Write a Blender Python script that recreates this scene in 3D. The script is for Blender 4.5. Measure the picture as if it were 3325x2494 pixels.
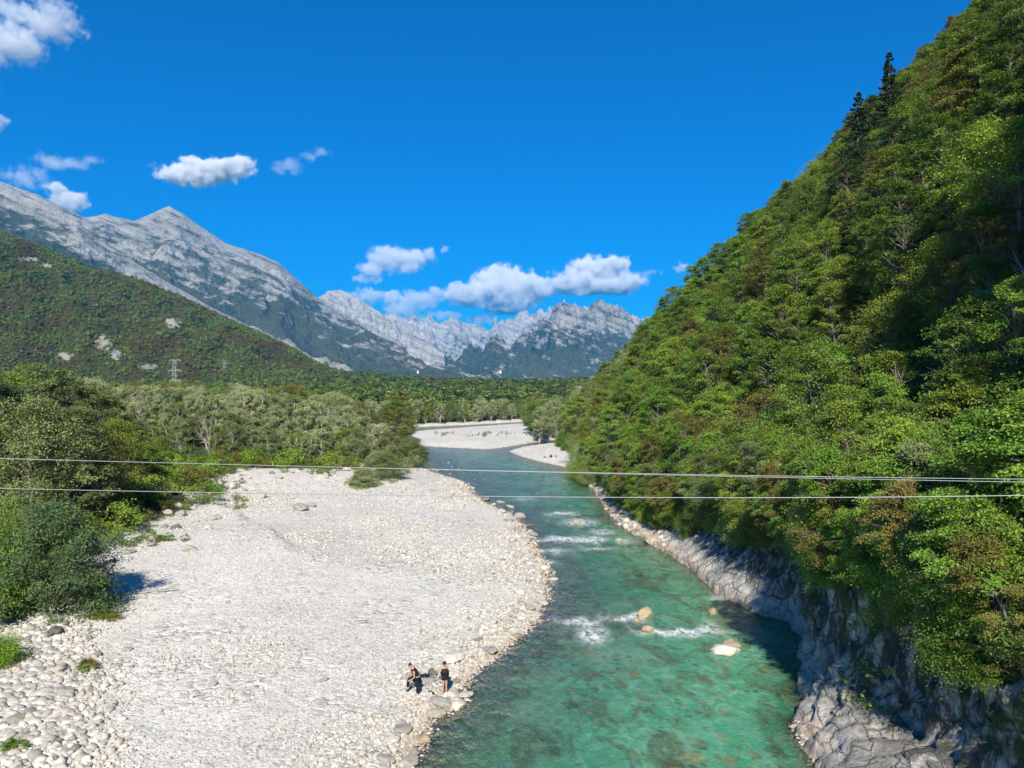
import bpy, math, random
import numpy as np
from mathutils import Vector, Matrix, Euler
R = math.radians
for o in list(bpy.data.objects): bpy.data.objects.remove(o)
SC = bpy.context.scene
COL = SC.collection
# ---------------------------------------------------------------- camera
F = 745.0; HC = 16.0                     # focal length in px of a 1024 px wide frame, camera height over the water
cam_d = bpy.data.cameras.new('camera'); cam = bpy.data.objects.new('camera', cam_d); COL.objects.link(cam)
cam.location = (0, 0, HC); cam.rotation_euler = (R(90), 0, 0)
cam_d.sensor_width = 36; cam_d.lens = F / 1024 * 36; cam_d.clip_start = 0.5; cam_d.clip_end = 80000
SC.camera = cam
# ---------------------------------------------------------------- sky, sun, exposure
SUN_EL, SUN_AZ = R(38.5), R(2.5)             # the sun stands behind the camera; shadows run up the picture, AZ = their lean to the right
W = bpy.data.worlds.new('World'); SC.world = W; W.use_nodes = True
wn = W.node_tree; wn.nodes.clear()
sky = wn.nodes.new('ShaderNodeTexSky'); sky.sky_type = 'NISHITA'; sky.sun_disc = False
sky.sun_elevation = SUN_EL; sky.sun_rotation = R(180) + SUN_AZ
sky.altitude = 400; sky.air_density = 1.0; sky.dust_density = 0.35; sky.ozone_density = 5.0
hs = wn.nodes.new('ShaderNodeHueSaturation'); hs.inputs['Saturation'].default_value = 1.75; hs.inputs['Value'].default_value = .9
hs.inputs['Hue'].default_value = 0.49
bg = wn.nodes.new('ShaderNodeBackground'); bg.inputs['Strength'].default_value = 0.10
wo = wn.nodes.new('ShaderNodeOutputWorld')
wn.links.new(sky.outputs[0], hs.inputs['Color'])
clr = wn.nodes.new('ShaderNodeMixRGB'); clr.blend_type = 'MULTIPLY'; clr.inputs[0].default_value = 1.0; clr.inputs[2].default_value = (.03, .62, .90, 1)   # the clean deep blue of mountain air
wn.links.new(hs.outputs[0], clr.inputs[1]); wn.links.new(clr.outputs[0], bg.inputs[0]); wn.links.new(bg.outputs[0], wo.inputs[0])
sun_d = bpy.data.lights.new('sun', 'SUN'); sun_d.energy = 5.0; sun_d.angle = R(0.5); sun_d.color = (1.0, 0.93, 0.80)
sun = bpy.data.objects.new('sun', sun_d); COL.objects.link(sun)
LD = Vector((math.sin(SUN_AZ) * math.cos(SUN_EL), math.cos(SUN_AZ) * math.cos(SUN_EL), -math.sin(SUN_EL)))
sun.rotation_euler = LD.to_track_quat('-Z', 'Y').to_euler(); sun.location = (0, -50, 200)
SC.view_settings.view_transform = 'Standard'; SC.view_settings.look = 'None'
SC.view_settings.exposure = 0.68; SC.view_settings.gamma = 1; SC.view_settings.use_curve_mapping = False
cy = SC.cycles
cy.max_bounces = 6; cy.diffuse_bounces = 2; cy.glossy_bounces = 2; cy.transmission_bounces = 2; cy.transparent_max_bounces = 8; cy.volume_bounces = 4
cy.use_denoising = True; cy.volume_max_steps = 64

# ---------------------------------------------------------------- helpers
def tag(o, label=None, cat=None, group=None, kind=None):
    if label: o['label'] = label
    if cat: o['category'] = cat
    if group: o['group'] = group
    if kind: o['kind'] = kind
    return o
def link(name, data, parent=None, loc=None):
    o = bpy.data.objects.new(name, data); COL.objects.link(o)
    if parent: o.parent = parent
    if loc is not None: o.location = loc
    return o
def fmesh(name, v, polys, mats=(), smooth=True, mi=None, attrs=None):
    """fast mesh from numpy: polys = array (n,k) or a list of such arrays; mi = material index per array or per face"""
    v = np.asarray(v, np.float32)
    if not isinstance(polys, (list, tuple)): polys = [polys]
    polys = [np.asarray(p, np.int32) for p in polys if len(p)]
    m = bpy.data.meshes.new(name)
    m.vertices.add(len(v)); m.vertices.foreach_set('co', v.ravel())
    loops = np.concatenate([p.ravel() for p in polys]); tot = np.concatenate([np.full(len(p), p.shape[1], np.int32) for p in polys])
    st = np.concatenate([[0], np.cumsum(tot)[:-1]]).astype(np.int32)
    m.loops.add(len(loops)); m.loops.foreach_set('vertex_index', loops)
    m.polygons.add(len(tot)); m.polygons.foreach_set('loop_start', st)
    try: m.polygons.foreach_set('loop_total', tot)
    except Exception: pass
    for mt in mats: m.materials.append(mt)
    if mi is not None:
        a = mi if len(mi) == len(tot) else np.concatenate([np.full(len(p), i, np.int32) for p, i in zip(polys, mi)])
        m.polygons.foreach_set('material_index', np.asarray(a, np.int32))
    if smooth: m.polygons.foreach_set('use_smooth', np.ones(len(tot), bool))
    for k, a in (attrs or {}).items():
        at = m.attributes.new(k, 'FLOAT', 'POINT'); at.data.foreach_set('value', np.asarray(a, np.float32).ravel())
    m.update(calc_edges=True)
    return m
def gridfaces(nu, nv):
    """quads of a (nu,nv) vertex grid stored row-major [u*nv+v]"""
    i = np.arange(nu - 1)[:, None] * nv + np.arange(nv - 1)[None, :]
    i = i.ravel()
    return np.stack([i, i + nv, i + nv + 1, i + 1], 1)
def hsh(ix, iy, iz, seed):
    h = (ix.astype(np.int64) * 374761393 + iy.astype(np.int64) * 668265263 + iz.astype(np.int64) * 2147483647 + seed * 974634777) & 0xFFFFFFFF
    h = ((h ^ (h >> 13)) * 1274126177) & 0xFFFFFFFF
    h = ((h ^ (h >> 16)) * 2246822519) & 0xFFFFFFFF
    return ((h ^ (h >> 15)) & 0xFFFFFF) / float(0xFFFFFF)
def vnoise(x, y, z=None, seed=0):
    x = np.asarray(x, float); y = np.asarray(y, float); z = np.zeros_like(x) if z is None else np.asarray(z, float)
    xi, yi, zi = np.floor(x), np.floor(y), np.floor(z); fx, fy, fz = x - xi, y - yi, z - zi
    xi, yi, zi = xi.astype(np.int64), yi.astype(np.int64), zi.astype(np.int64)
    sx, sy, sz = [t * t * t * (t * (t * 6 - 15) + 10) for t in (fx, fy, fz)]
    def g(dx, dy, dz):
        h = hsh(xi + dx, yi + dy, zi + dz, seed); h2 = hsh(xi + dx, yi + dy, zi + dz, seed + 77)
        ph = h * 2 * math.pi; cz = h2 * 2 - 1; s = np.sqrt(1 - cz * cz)
        return np.cos(ph) * s * (fx - dx) + np.sin(ph) * s * (fy - dy) + cz * (fz - dz)
    def L(a, b, t): return a + (b - a) * t
    a = L(L(g(0, 0, 0), g(1, 0, 0), sx), L(g(0, 1, 0), g(1, 1, 0), sx), sy)
    b = L(L(g(0, 0, 1), g(1, 0, 1), sx), L(g(0, 1, 1), g(1, 1, 1), sx), sy)
    return L(a, b, sz) * 1.6
def fbm(x, y, z=None, oct=4, seed=0, gain=0.5, lac=2.03, ridge=False):
    s = 0; a = 1.0; n = 0
    z = np.zeros_like(np.asarray(x, float)) if z is None else z
    for i in range(oct):
        t = vnoise(x * lac ** i, y * lac ** i, z * lac ** i, seed + i * 13)
        if ridge: t = 1 - 2 * np.abs(t)
        s = s + a * t; n += a; a *= gain
    return s / n
def sstep(a, b, x):
    t = np.clip((x - a) / (b - a + 1e-12), 0, 1); return t * t * (3 - 2 * t)
def D(dx, dy): return dx / 2.16016, dy / 2.16016           # photo overview pixels -> 1024 frame
def unproj(px, py, z=0.0):
    d = F * (HC - z) / (py - 384.0); return ((px - 512) / F * d, d)
# ---------------------------------------------------------------- node helpers
class NT:
    def __init__(s, name):
        s.m = bpy.data.materials.new(name); s.m.use_nodes = True; s.t = s.m.node_tree; s.t.nodes.clear()
        s.out = s.n('OutputMaterial')
    def n(s, ty, **kw):
        nd = s.t.nodes.new('ShaderNode' + ty)
        for k, v in kw.items(): setattr(nd, k, v)
        return nd
    def l(s, a, b): s.t.links.new(a, b)
    def set(s, inp, v):
        if hasattr(v, 'is_output') or isinstance(v, bpy.types.NodeSocket): s.l(v, inp)
        else:
            if isinstance(v, (tuple, list)) and len(v) == 3 and inp.type == 'RGBA': v = (*v, 1)
            inp.default_value = v
    def noise(s, vec, scale, detail=4, rough=0.55, dist=0.0, out=0):
        nd = s.n('TexNoise'); nd.inputs['Scale'].default_value = scale; nd.inputs['Detail'].default_value = detail
        nd.inputs['Roughness'].default_value = rough; nd.inputs['Distortion'].default_value = dist
        if vec is not None: s.l(vec, nd.inputs['Vector'])
        return nd.outputs[out]
    def voro(s, vec, scale, feature='F1', rnd=1.0):
        nd = s.n('TexVoronoi', feature=feature); nd.inputs['Scale'].default_value = scale; nd.inputs['Randomness'].default_value = rnd
        s.l(vec, nd.inputs['Vector']); return nd
    def math(s, op, a, b=0.0, c=0.0, clamp=False):
        nd = s.n('Math', operation=op, use_clamp=clamp)
        for i, v in enumerate((a, b, c)): s.set(nd.inputs[i], v)
        return nd.outputs[0]
    def mix(s, f, a, b, bt='MIX'):
        nd = s.n('MixRGB', blend_type=bt); s.set(nd.inputs[0], f); s.set(nd.inputs[1], a); s.set(nd.inputs[2], b); return nd.outputs[0]
    def ramp(s, f, stops, interp='LINEAR'):
        nd = s.n('ValToRGB'); cr = nd.color_ramp; cr.interpolation = interp
        while len(cr.elements) < len(stops): cr.elements.new(0.5)
        for e, (p, c) in zip(cr.elements, stops):
            e.position = p; e.color = (c, c, c, 1) if not isinstance(c, (tuple, list)) else (*c, 1)
        s.set(nd.inputs[0], f); return nd.outputs[0]
    def attr(s, name, ty='GEOMETRY'):
        nd = s.n('Attribute', attribute_name=name, attribute_type=ty); return nd.outputs['Fac']
    def pos(s): return s.n('NewGeometry').outputs['Position']
    def mapv(s, vec, scale=(1, 1, 1), rot=(0, 0, 0)):
        nd = s.n('Mapping'); nd.inputs['Scale'].default_value = scale; nd.inputs['Rotation'].default_value = rot
        s.l(vec, nd.inputs['Vector']); return nd.outputs[0]
    def bump(s, h, strength=0.5, dist=0.1, normal=None):
        nd = s.n('Bump'); nd.inputs['Strength'].default_value = strength; nd.inputs['Distance'].default_value = dist
        s.l(h, nd.inputs['Height'])
        if normal is not None: s.l(normal, nd.inputs['Normal'])
        return nd.outputs[0]
    def bsdf(s, col, rough=0.8, normal=None, spec=0.3, **kw):
        nd = s.n('BsdfPrincipled'); s.set(nd.inputs['Base Color'], col); s.set(nd.inputs['Roughness'], rough)
        nd.inputs['Specular IOR Level'].default_value = spec
        if normal is not None: s.l(normal, nd.inputs['Normal'])
        for k, v in kw.items(): s.set(nd.inputs[k], v)
        return nd.outputs[0]
    def done(s, sh): s.l(sh, s.out.inputs['Surface']); return s.m
def simple(name, col, rough=0.8, spec=0.3, var=0.0, scale=5.0, metal=0.0):
    t = NT(name); c = col
    if var:
        tc = t.n('TexCoord').outputs['Object']; n = t.noise(tc, scale, 4)
        c = t.mix(n, tuple(x * (1 - var) for x in col), tuple(min(1, x * (1 + var)) for x in col))
    return t.done(t.bsdf(c, rough, spec=spec, Metallic=metal))
# ---------------------------------------------------------------- where land and water are (metres, camera at the origin)
LEFT = np.array([(-12, -90), (-9, -20), (-6, 10), (-5.0, 28), (-4.7, 31), (-4.0, 36.2), (-2.8, 37.6), (-3.0, 39), (-1.8, 42.2), (.1, 46.8), (1.8, 51.4), (2.5, 57), (2.8, 62.7), (2.0, 70), (1.7, 77.9), (.9, 85),
                 (-.2, 91.8), (-3.2, 99), (-5.6, 107), (-8, 122), (-12.5, 131), (-17, 141), (-18, 150), (-20.5, 165), (-26, 180), (-33, 200), (-48, 240), (-80, 262), (-400, 270), (-400, -90)], float)
BAR = np.array([(-22.5, 192), (-14, 187), (-6.4, 183), (-1, 190), (5, 203), (12, 214), (40, 235), (60, 260), (60, 306), (7.6, 305), (-10, 284), (-24.7, 264), (-37, 246), (-33, 225), (-26, 205)], float)
RIGHT = np.array([(16, -90), (15, 0), (13.2, 25), (12.8, 31), (13.1, 34.8), (14.6, 36.8), (16.3, 41.5), (18.2, 46), (18.8, 50.5), (17.4, 51.6), (15.8, 57), (15.7, 64), (14.3, 73.5), (12.4, 85.6), (12.2, 98), (12.7, 111), (11.2, 135), (10.6, 143), (7, 151), (2.5, 163),
                  (-.7, 177.6), (2, 186), (6, 193), (14, 201), (30, 215), (70, 240), (400, 300), (400, -90)], float)
FAR = np.array([(-4000, 300), (-400, 296), (-90, 284), (-37, 276), (-18, 291), (8, 318), (60, 330), (400, 330), (4000, 330), (40000, 400), (40000, 60000), (-40000, 60000), (-40000, 300)], float)
def sdpoly(x, y, P):
    """signed distance, + inside"""
    x = np.asarray(x, float); y = np.asarray(y, float); d = np.full(x.shape, 1e18); c = np.zeros(x.shape, bool)
    for i in range(len(P)):
        ax, ay = P[i]; bx, by = P[(i + 1) % len(P)]
        ex, ey = bx - ax, by - ay; wx, wy = x - ax, y - ay
        t = np.clip((wx * ex + wy * ey) / (ex * ex + ey * ey), 0, 1)
        d = np.minimum(d, (wx - ex * t) ** 2 + (wy - ey * t) ** 2)
        cond = ((ay > y) != (by > y)) & (x < (bx - ax) * (y - ay) / ((by - ay) if by != ay else 1e-9) + ax)
        c ^= cond
    d = np.sqrt(d); return np.where(c, d, -d)
def hc_(y): return np.interp(y, [-90, 20, 34, 48, 54, 62, 72, 80, 105, 125, 140, 170, 210, 300], [6, 6, 6.5, 6.2, 5, 4, 2.8, 1.5, 1.1, 1.2, 1.2, 1.2, 1.5, 1.5])
def shelf_(y): return np.interp(y, [-90, 25, 34, 37.5, 41, 50, 52, 62, 75, 88, 110, 135, 143, 160, 177, 200, 215, 230], [3, 4, 3.6, 1.6, .6, .5, 2.0, 3.0, 2.5, 2.0, 2.5, 2.0, 3, 10, 15, 9, 6, 3])
def toe_(y): return np.interp(y, [-200, -60, 0, 30, 60, 90, 140, 200, 262, 300, 340, 420, 600], [52, 46, 32, 31, 33.5, 32.0, 25.5, 21, 17.5, 24, 55, 170, 400])
def slope_(y): return np.interp(y, [0, 40, 60, 95, 125, 200, 300], [1.2, 1.5, 1.7, 1.45, 1.06, .96, .865])
def terrain(x, y, detail=True):
    x = np.asarray(x, float); y = np.asarray(y, float)
    wob = 0.5 * fbm(x / 2.2, y / 2.2, oct=3, seed=3) * (y < 400)
    sl = sdpoly(x, y, LEFT) + wob; sb = sdpoly(x, y, BAR) + wob * 1.6; sr = sdpoly(x, y, RIGHT) + wob * .4; sf = sdpoly(x, y, FAR)
    n1 = fbm(x / 9, y / 9, oct=4, seed=5); n2 = fbm(x / 30, y / 30, oct=3, seed=8)
    # left gravel bank
    hl = np.interp(sl, [0, .6, 2, 5, 14, 30, 60], [.0, .15, .3, .45, .8, 1.4, 2.0]) * np.interp(y, [60, 110], [1, .7]) + 0.22 * n1 * sstep(1, 6, sl) + .35 * n2 * sstep(8, 25, sl)
    # low gravel mound and old channel on the left, rubble bank in front of the trees
    hl = hl + 0.9 * np.exp(-((x + 20) ** 2 / 40 + (y - 66) ** 2 / 90)) + sstep(100, 120, y + 0.25 * (x + 30)) * 1.3 * sstep(3, 12, sl) * (y < 270)
    tl_ = np.interp(y, [60, 72, 82, 112], [-17, -23, -30, -57]) + 1.2 * fbm(x / 5, y / 5, oct=2, seed=9) - x
    hl = hl + .85 * sstep(-.7, .7, tl_) * np.exp(-np.clip(tl_, 0, None) / 12) * sstep(60, 70, y) * sstep(118, 104, y)
    hl = hl + 1.5 * sstep(-37, -47, x + .05 * (y - 60)) * sstep(0, 10, sl)
    hb = np.interp(sb, [0, 2, 10, 30], [0, .3, .8, 1.2]) + .15 * n1
    hf = np.interp(sf, [0, 3, 20, 200, 700, 2200, 6000, 20000], [0, .6, 1.5, 4, 10, 24, 30, 30]) + np.where(y > 500, 1, 0) * sstep(500, 1500, y) * 14 * fbm(x / 420, y / 420, oct=3, seed=21)
    # right bank
    hcv = hc_(y); sh = shelf_(y); nn = fbm(x / 3, y / 3, oct=4, seed=31)
    low = np.interp(sr, [0, .4, 1.5, 8], [0, .2, .5, 1.1])
    inl = np.interp(y, [-90, 15, 105, 118], [0, 2.4, 2.0, 0])
    hr = low + hcv * sstep(0, 1, (sr - sh - inl) / (1.0 + np.interp(y, [80, 100], [.3, 3.5]))) + np.clip(sr - sh - 2, 0, 9) * .22 + .5 * nn * sstep(1, 4, sr)
    tx = x - toe_(y) + 3.2 * fbm(x / 26, y / 26, oct=3, seed=41) + 1.2 * fbm(x / 7, y / 7, oct=2, seed=43)
    hill = np.clip(tx, 0, None) * slope_(y); hill = np.where(hill > 240, 240 + (hill - 240) * .25, hill)
    hill = np.maximum(hill, np.clip((x - 21.5) * 3.2, 0, 62 + 6 * n1) * sstep(25, 17, y) * sstep(-90, -50, y))      # unseen steep spur, added off frame to shade the hollow on the right
    hill = hill * np.interp(y, [-400, -200, 420, 700], [.6, 1, 1, 0.0])
    hr = np.maximum(hr, 0) + hill
    hill = np.where((x > 0) & (y > 190), hill, 0)
    h = np.maximum(np.maximum(np.where(sl > 0, hl, 0), np.where(sb > 0, hb + hill, 0)), np.maximum(np.where(sf > 0, hf, 0), np.where(sr > 0, hr, 0)))
    land = np.maximum(np.maximum(sl, sb), np.maximum(sr, sf))
    # river bed
    dl = np.maximum(-np.maximum(sl, sb), 0); dr = np.maximum(-sr, 0); df = np.maximum(-sf, 0)
    shal = np.interp(y, [-20, 30, 60, 100, 140, 180, 260], [.15, .15, .13, .12, .07, .06, .05])
    dep = np.minimum(np.minimum(shal * dl, np.interp(y, [30, 90, 140, 200], [.75, .5, .18, .06]) * dr + .1), .12 * df + .1)
    dep = np.minimum(dep, 2.3) * (1 + .45 * n1) + .12 * fbm(x / 1.7, y / 1.7, oct=3, seed=51)
    for cx, cyy, rx, ry in RAPIDS: dep = dep - .75 * np.exp(-((x - cx) ** 2 / rx ** 2 + (y - cyy) ** 2 / ry ** 2)) * np.minimum(1, dep)
    dep = np.maximum(dep, .03 + .0 * dl) * np.minimum(1, np.maximum(-land, 0) / .5)
    z = np.where(land > 0, h, -dep)
    if detail: z = z + .035 * fbm(x / .5, y / .5, oct=2, seed=61) * (np.abs(land) > .3) * (y < 180)
    return z, land, (sl, sb, sr, sf)
RAPIDS = [(*unproj(*D(1240, 1165)), 3.2, 1.5), (*unproj(*D(1340, 1130)), 2.5, 1.4), (*unproj(*D(1455, 1362)), 3.2, .9), (*unproj(*D(1275, 1372)), 1.3, 1.2), (*unproj(*D(1270, 1115)), 2.5, 1.2), (*unproj(*D(1250, 1335)), 2.2, .8), (*unproj(*D(1010, 1012)), 9, 2.2)]
def zat(x, y):
    """ground height read from the ground mesh"""
    i = int(np.clip(np.searchsorted(gx, x) - 1, 0, len(gx) - 2)); j = int(np.clip(np.searchsorted(gy, y) - 1, 0, len(gy) - 2))
    u = (x - gx[i]) / (gx[i + 1] - gx[i]); v = (y - gy[j]) / (gy[j + 1] - gy[j])
    return float(Z[i, j] * (1 - u) * (1 - v) + Z[i + 1, j] * u * (1 - v) + Z[i, j + 1] * (1 - u) * v + Z[i + 1, j + 1] * u * v)
def axis(fine0, fine1, step, lo, hi, g):
    a = list(np.arange(fine0, fine1 + step, step)); s = step; v = a[-1]
    while v < hi: s *= g; v += s; a.append(v)
    s = step; v = a[0]; b = []
    while v > lo: s *= g; v -= s; b.append(v)
    return np.array(b[::-1] + a)
gx = axis(-32, 26, .36, -19000, 19000, 1.055); gy = axis(28, 100, .36, -3000, 25500, 1.03)
X, Y = np.meshgrid(gx, gy, indexing='ij')
Z, LANDD, (SL, SB, SR, SF) = terrain(X, Y)
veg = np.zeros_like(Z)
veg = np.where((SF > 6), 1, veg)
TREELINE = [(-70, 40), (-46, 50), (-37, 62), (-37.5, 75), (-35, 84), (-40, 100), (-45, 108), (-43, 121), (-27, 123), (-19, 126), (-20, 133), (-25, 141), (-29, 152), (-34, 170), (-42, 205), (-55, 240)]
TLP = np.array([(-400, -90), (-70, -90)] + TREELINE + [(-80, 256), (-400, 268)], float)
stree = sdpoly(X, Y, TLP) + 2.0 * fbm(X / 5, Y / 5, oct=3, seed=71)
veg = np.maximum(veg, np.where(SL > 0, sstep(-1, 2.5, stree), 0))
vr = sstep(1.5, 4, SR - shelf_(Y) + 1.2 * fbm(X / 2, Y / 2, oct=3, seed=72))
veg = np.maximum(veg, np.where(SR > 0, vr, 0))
rocky = np.where(SR > 0, 1 - sstep(150, 165, Y) , 0) * (Y < 300)
# --- gravel material ------------------------------------------------------
def stone_color(t, pos, zsock, rnd):
    """pale limestone grey with a rust and ochre tide mark near the water line (z = 0)"""
    base = t.ramp(rnd, [(0, (.33, .33, .325)), (.25, (.54, .53, .505)), (.55, (.66, .65, .62)), (.85, (.73, .72, .68)), (.95, (.60, .53, .43)), (1, (.42, .41, .40))])
    wet = t.math('SUBTRACT', 1.0, t.math('MULTIPLY', t.math('ADD', zsock, t.math('MULTIPLY', t.math('SUBTRACT', t.noise(pos, .5, 3), .5), .8)), 4.0, clamp=True), clamp=True)
    rust = t.mix(t.noise(pos, 1.7, 3), (.36, .27, .17), (.58, .46, .33))
    return t.mix(t.math('MULTIPLY', wet, .5), base, rust, 'MIX')
t = NT('river_gravel'); P = t.pos(); sep = t.n('SeparateXYZ'); t.l(P, sep.inputs[0]); zz = sep.outputs[2]
wpn = t.n('VectorMath', operation='ADD'); nz = t.n('TexNoise'); nz.inputs['Scale'].default_value = 1.5; t.l(P, nz.inputs['Vector'])
vs_ = t.n('VectorMath', operation='SCALE'); t.l(nz.outputs[1], vs_.inputs[0]); vs_.inputs['Scale'].default_value = .35; t.l(P, wpn.inputs[0]); t.l(vs_.outputs[0], wpn.inputs[1])
WP = wpn.outputs[0]
v1 = t.voro(WP, 9.0); v2 = t.voro(WP, 3.2); v3 = t.voro(WP, 24.0)
patch = t.ramp(t.noise(P, .16, 4, .6), [(.44, 0.0), (.6, 1.0)])
r1 = t.n('SeparateColor'); t.l(v1.outputs['Color'], r1.inputs[0]); r2 = t.n('SeparateColor'); t.l(v2.outputs['Color'], r2.inputs[0])
c1 = stone_color(t, P, zz, r1.outputs[0]); c2 = stone_color(t, P, zz, r2.outputs[0]); cg = t.mix(patch, c1, c2)
e1 = t.ramp(v1.outputs['Distance'], [(.0, 1.0), (.55, .85), (.8, .35)]); e2 = t.ramp(v2.outputs['Distance'], [(.0, 1.0), (.6, .8), (.8, .2)])
big = t.ramp(t.noise(P, .07, 3), [(.3, .9), (.7, 1.06)])
cg = t.mix(1.0, cg, big, 'MULTIPLY'); cg = t.mix(1.0, cg, (1.0, .975, .93), 'MULTIPLY')
hgt = t.math('ADD', t.math('MULTIPLY', e1, .35), t.math('ADD', t.math('MULTIPLY', t.math('MULTIPLY', e2, patch), 1.1), t.math('MULTIPLY', t.math('SUBTRACT', 1.0, v3.outputs['Distance']), .1)))
# river bed colour under water
bed = t.ramp(t.noise(P, .55, 5, .65), [(.3, (.20, .17, .08)), (.45, (.36, .34, .22)), (.58, (.50, .50, .42)), (.75, (.36, .25, .10))])
bed = t.mix(t.math('MULTIPLY', r1.outputs[1], .45), bed, (.14, .13, .08))
under = t.math('MULTIPLY', zz, -6.0, clamp=True)
cg = t.mix(under, cg, bed)
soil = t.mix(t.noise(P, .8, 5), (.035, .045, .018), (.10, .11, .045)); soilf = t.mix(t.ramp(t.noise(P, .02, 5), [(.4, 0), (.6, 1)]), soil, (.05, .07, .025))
rock = t.mix(t.ramp(t.noise(P, .9, 6, .65), [(.4, 0), (.62, 1)]), (.12, .115, .10), (.42, .40, .36))
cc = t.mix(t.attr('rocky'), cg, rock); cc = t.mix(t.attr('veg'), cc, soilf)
bn = t.bump(hgt, .9, .09)
MAT_GROUND = t.done(t.bsdf(cc, .85, bn, spec=.2))
ground_m = fmesh('ground', np.stack([X, Y, Z], -1).reshape(-1, 3), gridfaces(len(gx), len(gy)), [MAT_GROUND],
                 attrs={'veg': veg, 'rocky': rocky * sstep(.6, 2.0, SR) * (SR > 0) * (Y < 150)})
tag(link('ground', ground_m), kind='structure')

# ---------------------------------------------------------------- water
wx = axis(-16, 20, .3, -420, 90, 1.06); wy = axis(24, 100, .3, -95, 345, 1.03)
WX, WY = np.meshgrid(wx, wy, indexing='ij')
TZ, TL, (sl_, sb_, sr_, sf_) = terrain(WX, WY, False)
wdep = np.where(TL < 0, -TZ, 0)
foam = np.zeros_like(WX); fz = np.zeros_like(WX)
def streak(px, py, rx, ry, a):
    global foam
    cx, cyy = unproj(*D(px, py)); n = fbm(WX / .9, WY / 1.8, oct=3, seed=81)
    foam = np.maximum(foam, a * np.exp(-(((WX - cx + .5 * fbm(WX / 2, WY / 2, oct=2, seed=87)) / rx) ** 2 + ((WY - cyy + 1.6 * fbm(WX / 1.3, WY / 3, oct=2, seed=88)) / (ry * 1.7)) ** 2) * (1 + 1.2 * n)))
for s in [(1215, 1164, 2.2, .7, 1), (1265, 1166, 2.4, .7, .9), (1250, 1128, 1.6, 1.2, .8), (1215, 1110, 1.6, .7, .8), (1300, 1150, 1.5, .7, .6), (1275, 1372, .9, .75, 1), (1255, 1345, 1.3, .45, .9), (1340, 1335, 1.3, .4, .8),
          (1420, 1365, 1.2, .4, 1), (1470, 1366, 1.6, .45, 1), (1520, 1362, 1.2, .4, .7), (1370, 1330, .7, .4, .8), (1500, 1378, .9, .35, .7), (1545, 1352, .5, .6, .6), (1200, 1190, 1.2, .8, .5), (1345, 1075, .9, 2.5, .45), (1360, 1055, 1.2, 2, .4), (1130, 1078, 1.5, 1.2, .3),
          (1180, 1215, 1, .5, .4), (1290, 1185, 1.5, .5, .45), (1350, 1170, 1.1, .5, .4), (1560, 1290, .9, .4, .5)]: streak(*s)
wave = .035 * fbm(WX / .8, WY / 1.5, oct=3, seed=83) + .05 * fbm(WX / 3, WY / 4, oct=2, seed=84) + .07 * foam * fbm(WX / .5, WY / .6, oct=2, seed=85)
wave = wave * sstep(0, .3, wdep) * sstep(240, 120, WY)
t = NT('river_water'); P = t.pos()
dep = t.attr('depth')
# warped coordinates make the cells lens like, streaming along the river (+Y)
PS = t.mapv(P, (1.0, .55, 1.0))
n1 = t.noise(PS, .9, 5, .6, 1.5); n2 = t.noise(PS, 3.2, 4, .6, 1.0)
absb = t.math('SUBTRACT', 1.0, t.math('POWER', 2.718, t.math('MULTIPLY', dep, -.85)))        # how much of the bed the water hides
absb = t.math('MULTIPLY', absb, t.math('ADD', .86, t.math('MULTIPLY', n1, .28)), clamp=True)
absb = t.math('MINIMUM', absb, .93)
body = t.ramp(dep, [(.0, (.32, .28, .14)), (.2, (.30, .33, .155)), (.5, (.21, .37, .175)), (.95, (.095, .35, .185))])
body = t.mix(t.ramp(n1, [(.44, .0), (.60, .9)]), body, t.mix(.55, body, (.26, .54, .38)))
body = t.mix(t.ramp(t.noise(P, .10, 3, .5, .6), [(.40, 0.), (.62, .65)]), body, (.05, .33, .18)); body = t.mix(t.ramp(t.noise(P, .13, 3, .5, .3, 0), [(.52, 0.), (.70, .5)]), body, (.36, .46, .32))
body = t.mix(t.ramp(t.noise(PS, .45, 4, .6, 1.0), [(.50, 0.), (.58, .7)]), body, (.10, .14, .055))
br = t.math('MULTIPLY', t.ramp(t.noise(t.mapv(P, (1, .75, 1)), .75, 3, .5, .5), [(.60, 0.), (.68, .5)]), t.ramp(t.noise(P, .16, 2), [(.38, 0.), (.52, 1.)]))
body = t.mix(br, body, t.mix(t.noise(P, .4, 2), (.05, .05, .02), (.26, .17, .05)))
rw = t.n('VectorMath', operation='ADD'); rn = t.n('TexNoise'); rn.inputs['Scale'].default_value = 1.6; rn.inputs['Detail'].default_value = 4; t.l(P, rn.inputs['Vector']); rs_ = t.n('VectorMath', operation='SCALE'); t.l(rn.outputs[1], rs_.inputs[0]); rs_.inputs['Scale'].default_value = .9; t.l(P, rw.inputs[0]); t.l(rs_.outputs[0], rw.inputs[1])
for sc_, lo, fa, pr in ((.8, .46, .85, .52), (2.1, .46, .7, .40)):       # stones of the bed, bent by the moving surface
    vv_ = t.voro(t.mapv(rw.outputs[0], (1, .8, 1)), sc_); scc = t.n('SeparateColor'); t.l(vv_.outputs['Color'], scc.inputs[0])
    mk = t.math('MULTIPLY', t.ramp(vv_.outputs['Distance'], [(lo * .55, 1), (lo, 0)]), t.math('GREATER_THAN', scc.outputs[0], pr))
    mk = t.math('MULTIPLY', mk, t.ramp(t.noise(P, .14, 3), [(.40, .25), (.60, fa)]))
    body = t.mix(mk, body, t.ramp(scc.outputs[1], [(0, (.045, .06, .025)), (.4, (.11, .12, .045)), (.7, (.27, .19, .06)), (.85, (.30, .34, .18)), (1, (.14, .18, .09))]))
body = t.mix(t.math('MULTIPLY', t.ramp(n2, [(.50, 0.), (.64, 1.)]), .3), body, (.24, .46, .34))
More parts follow.
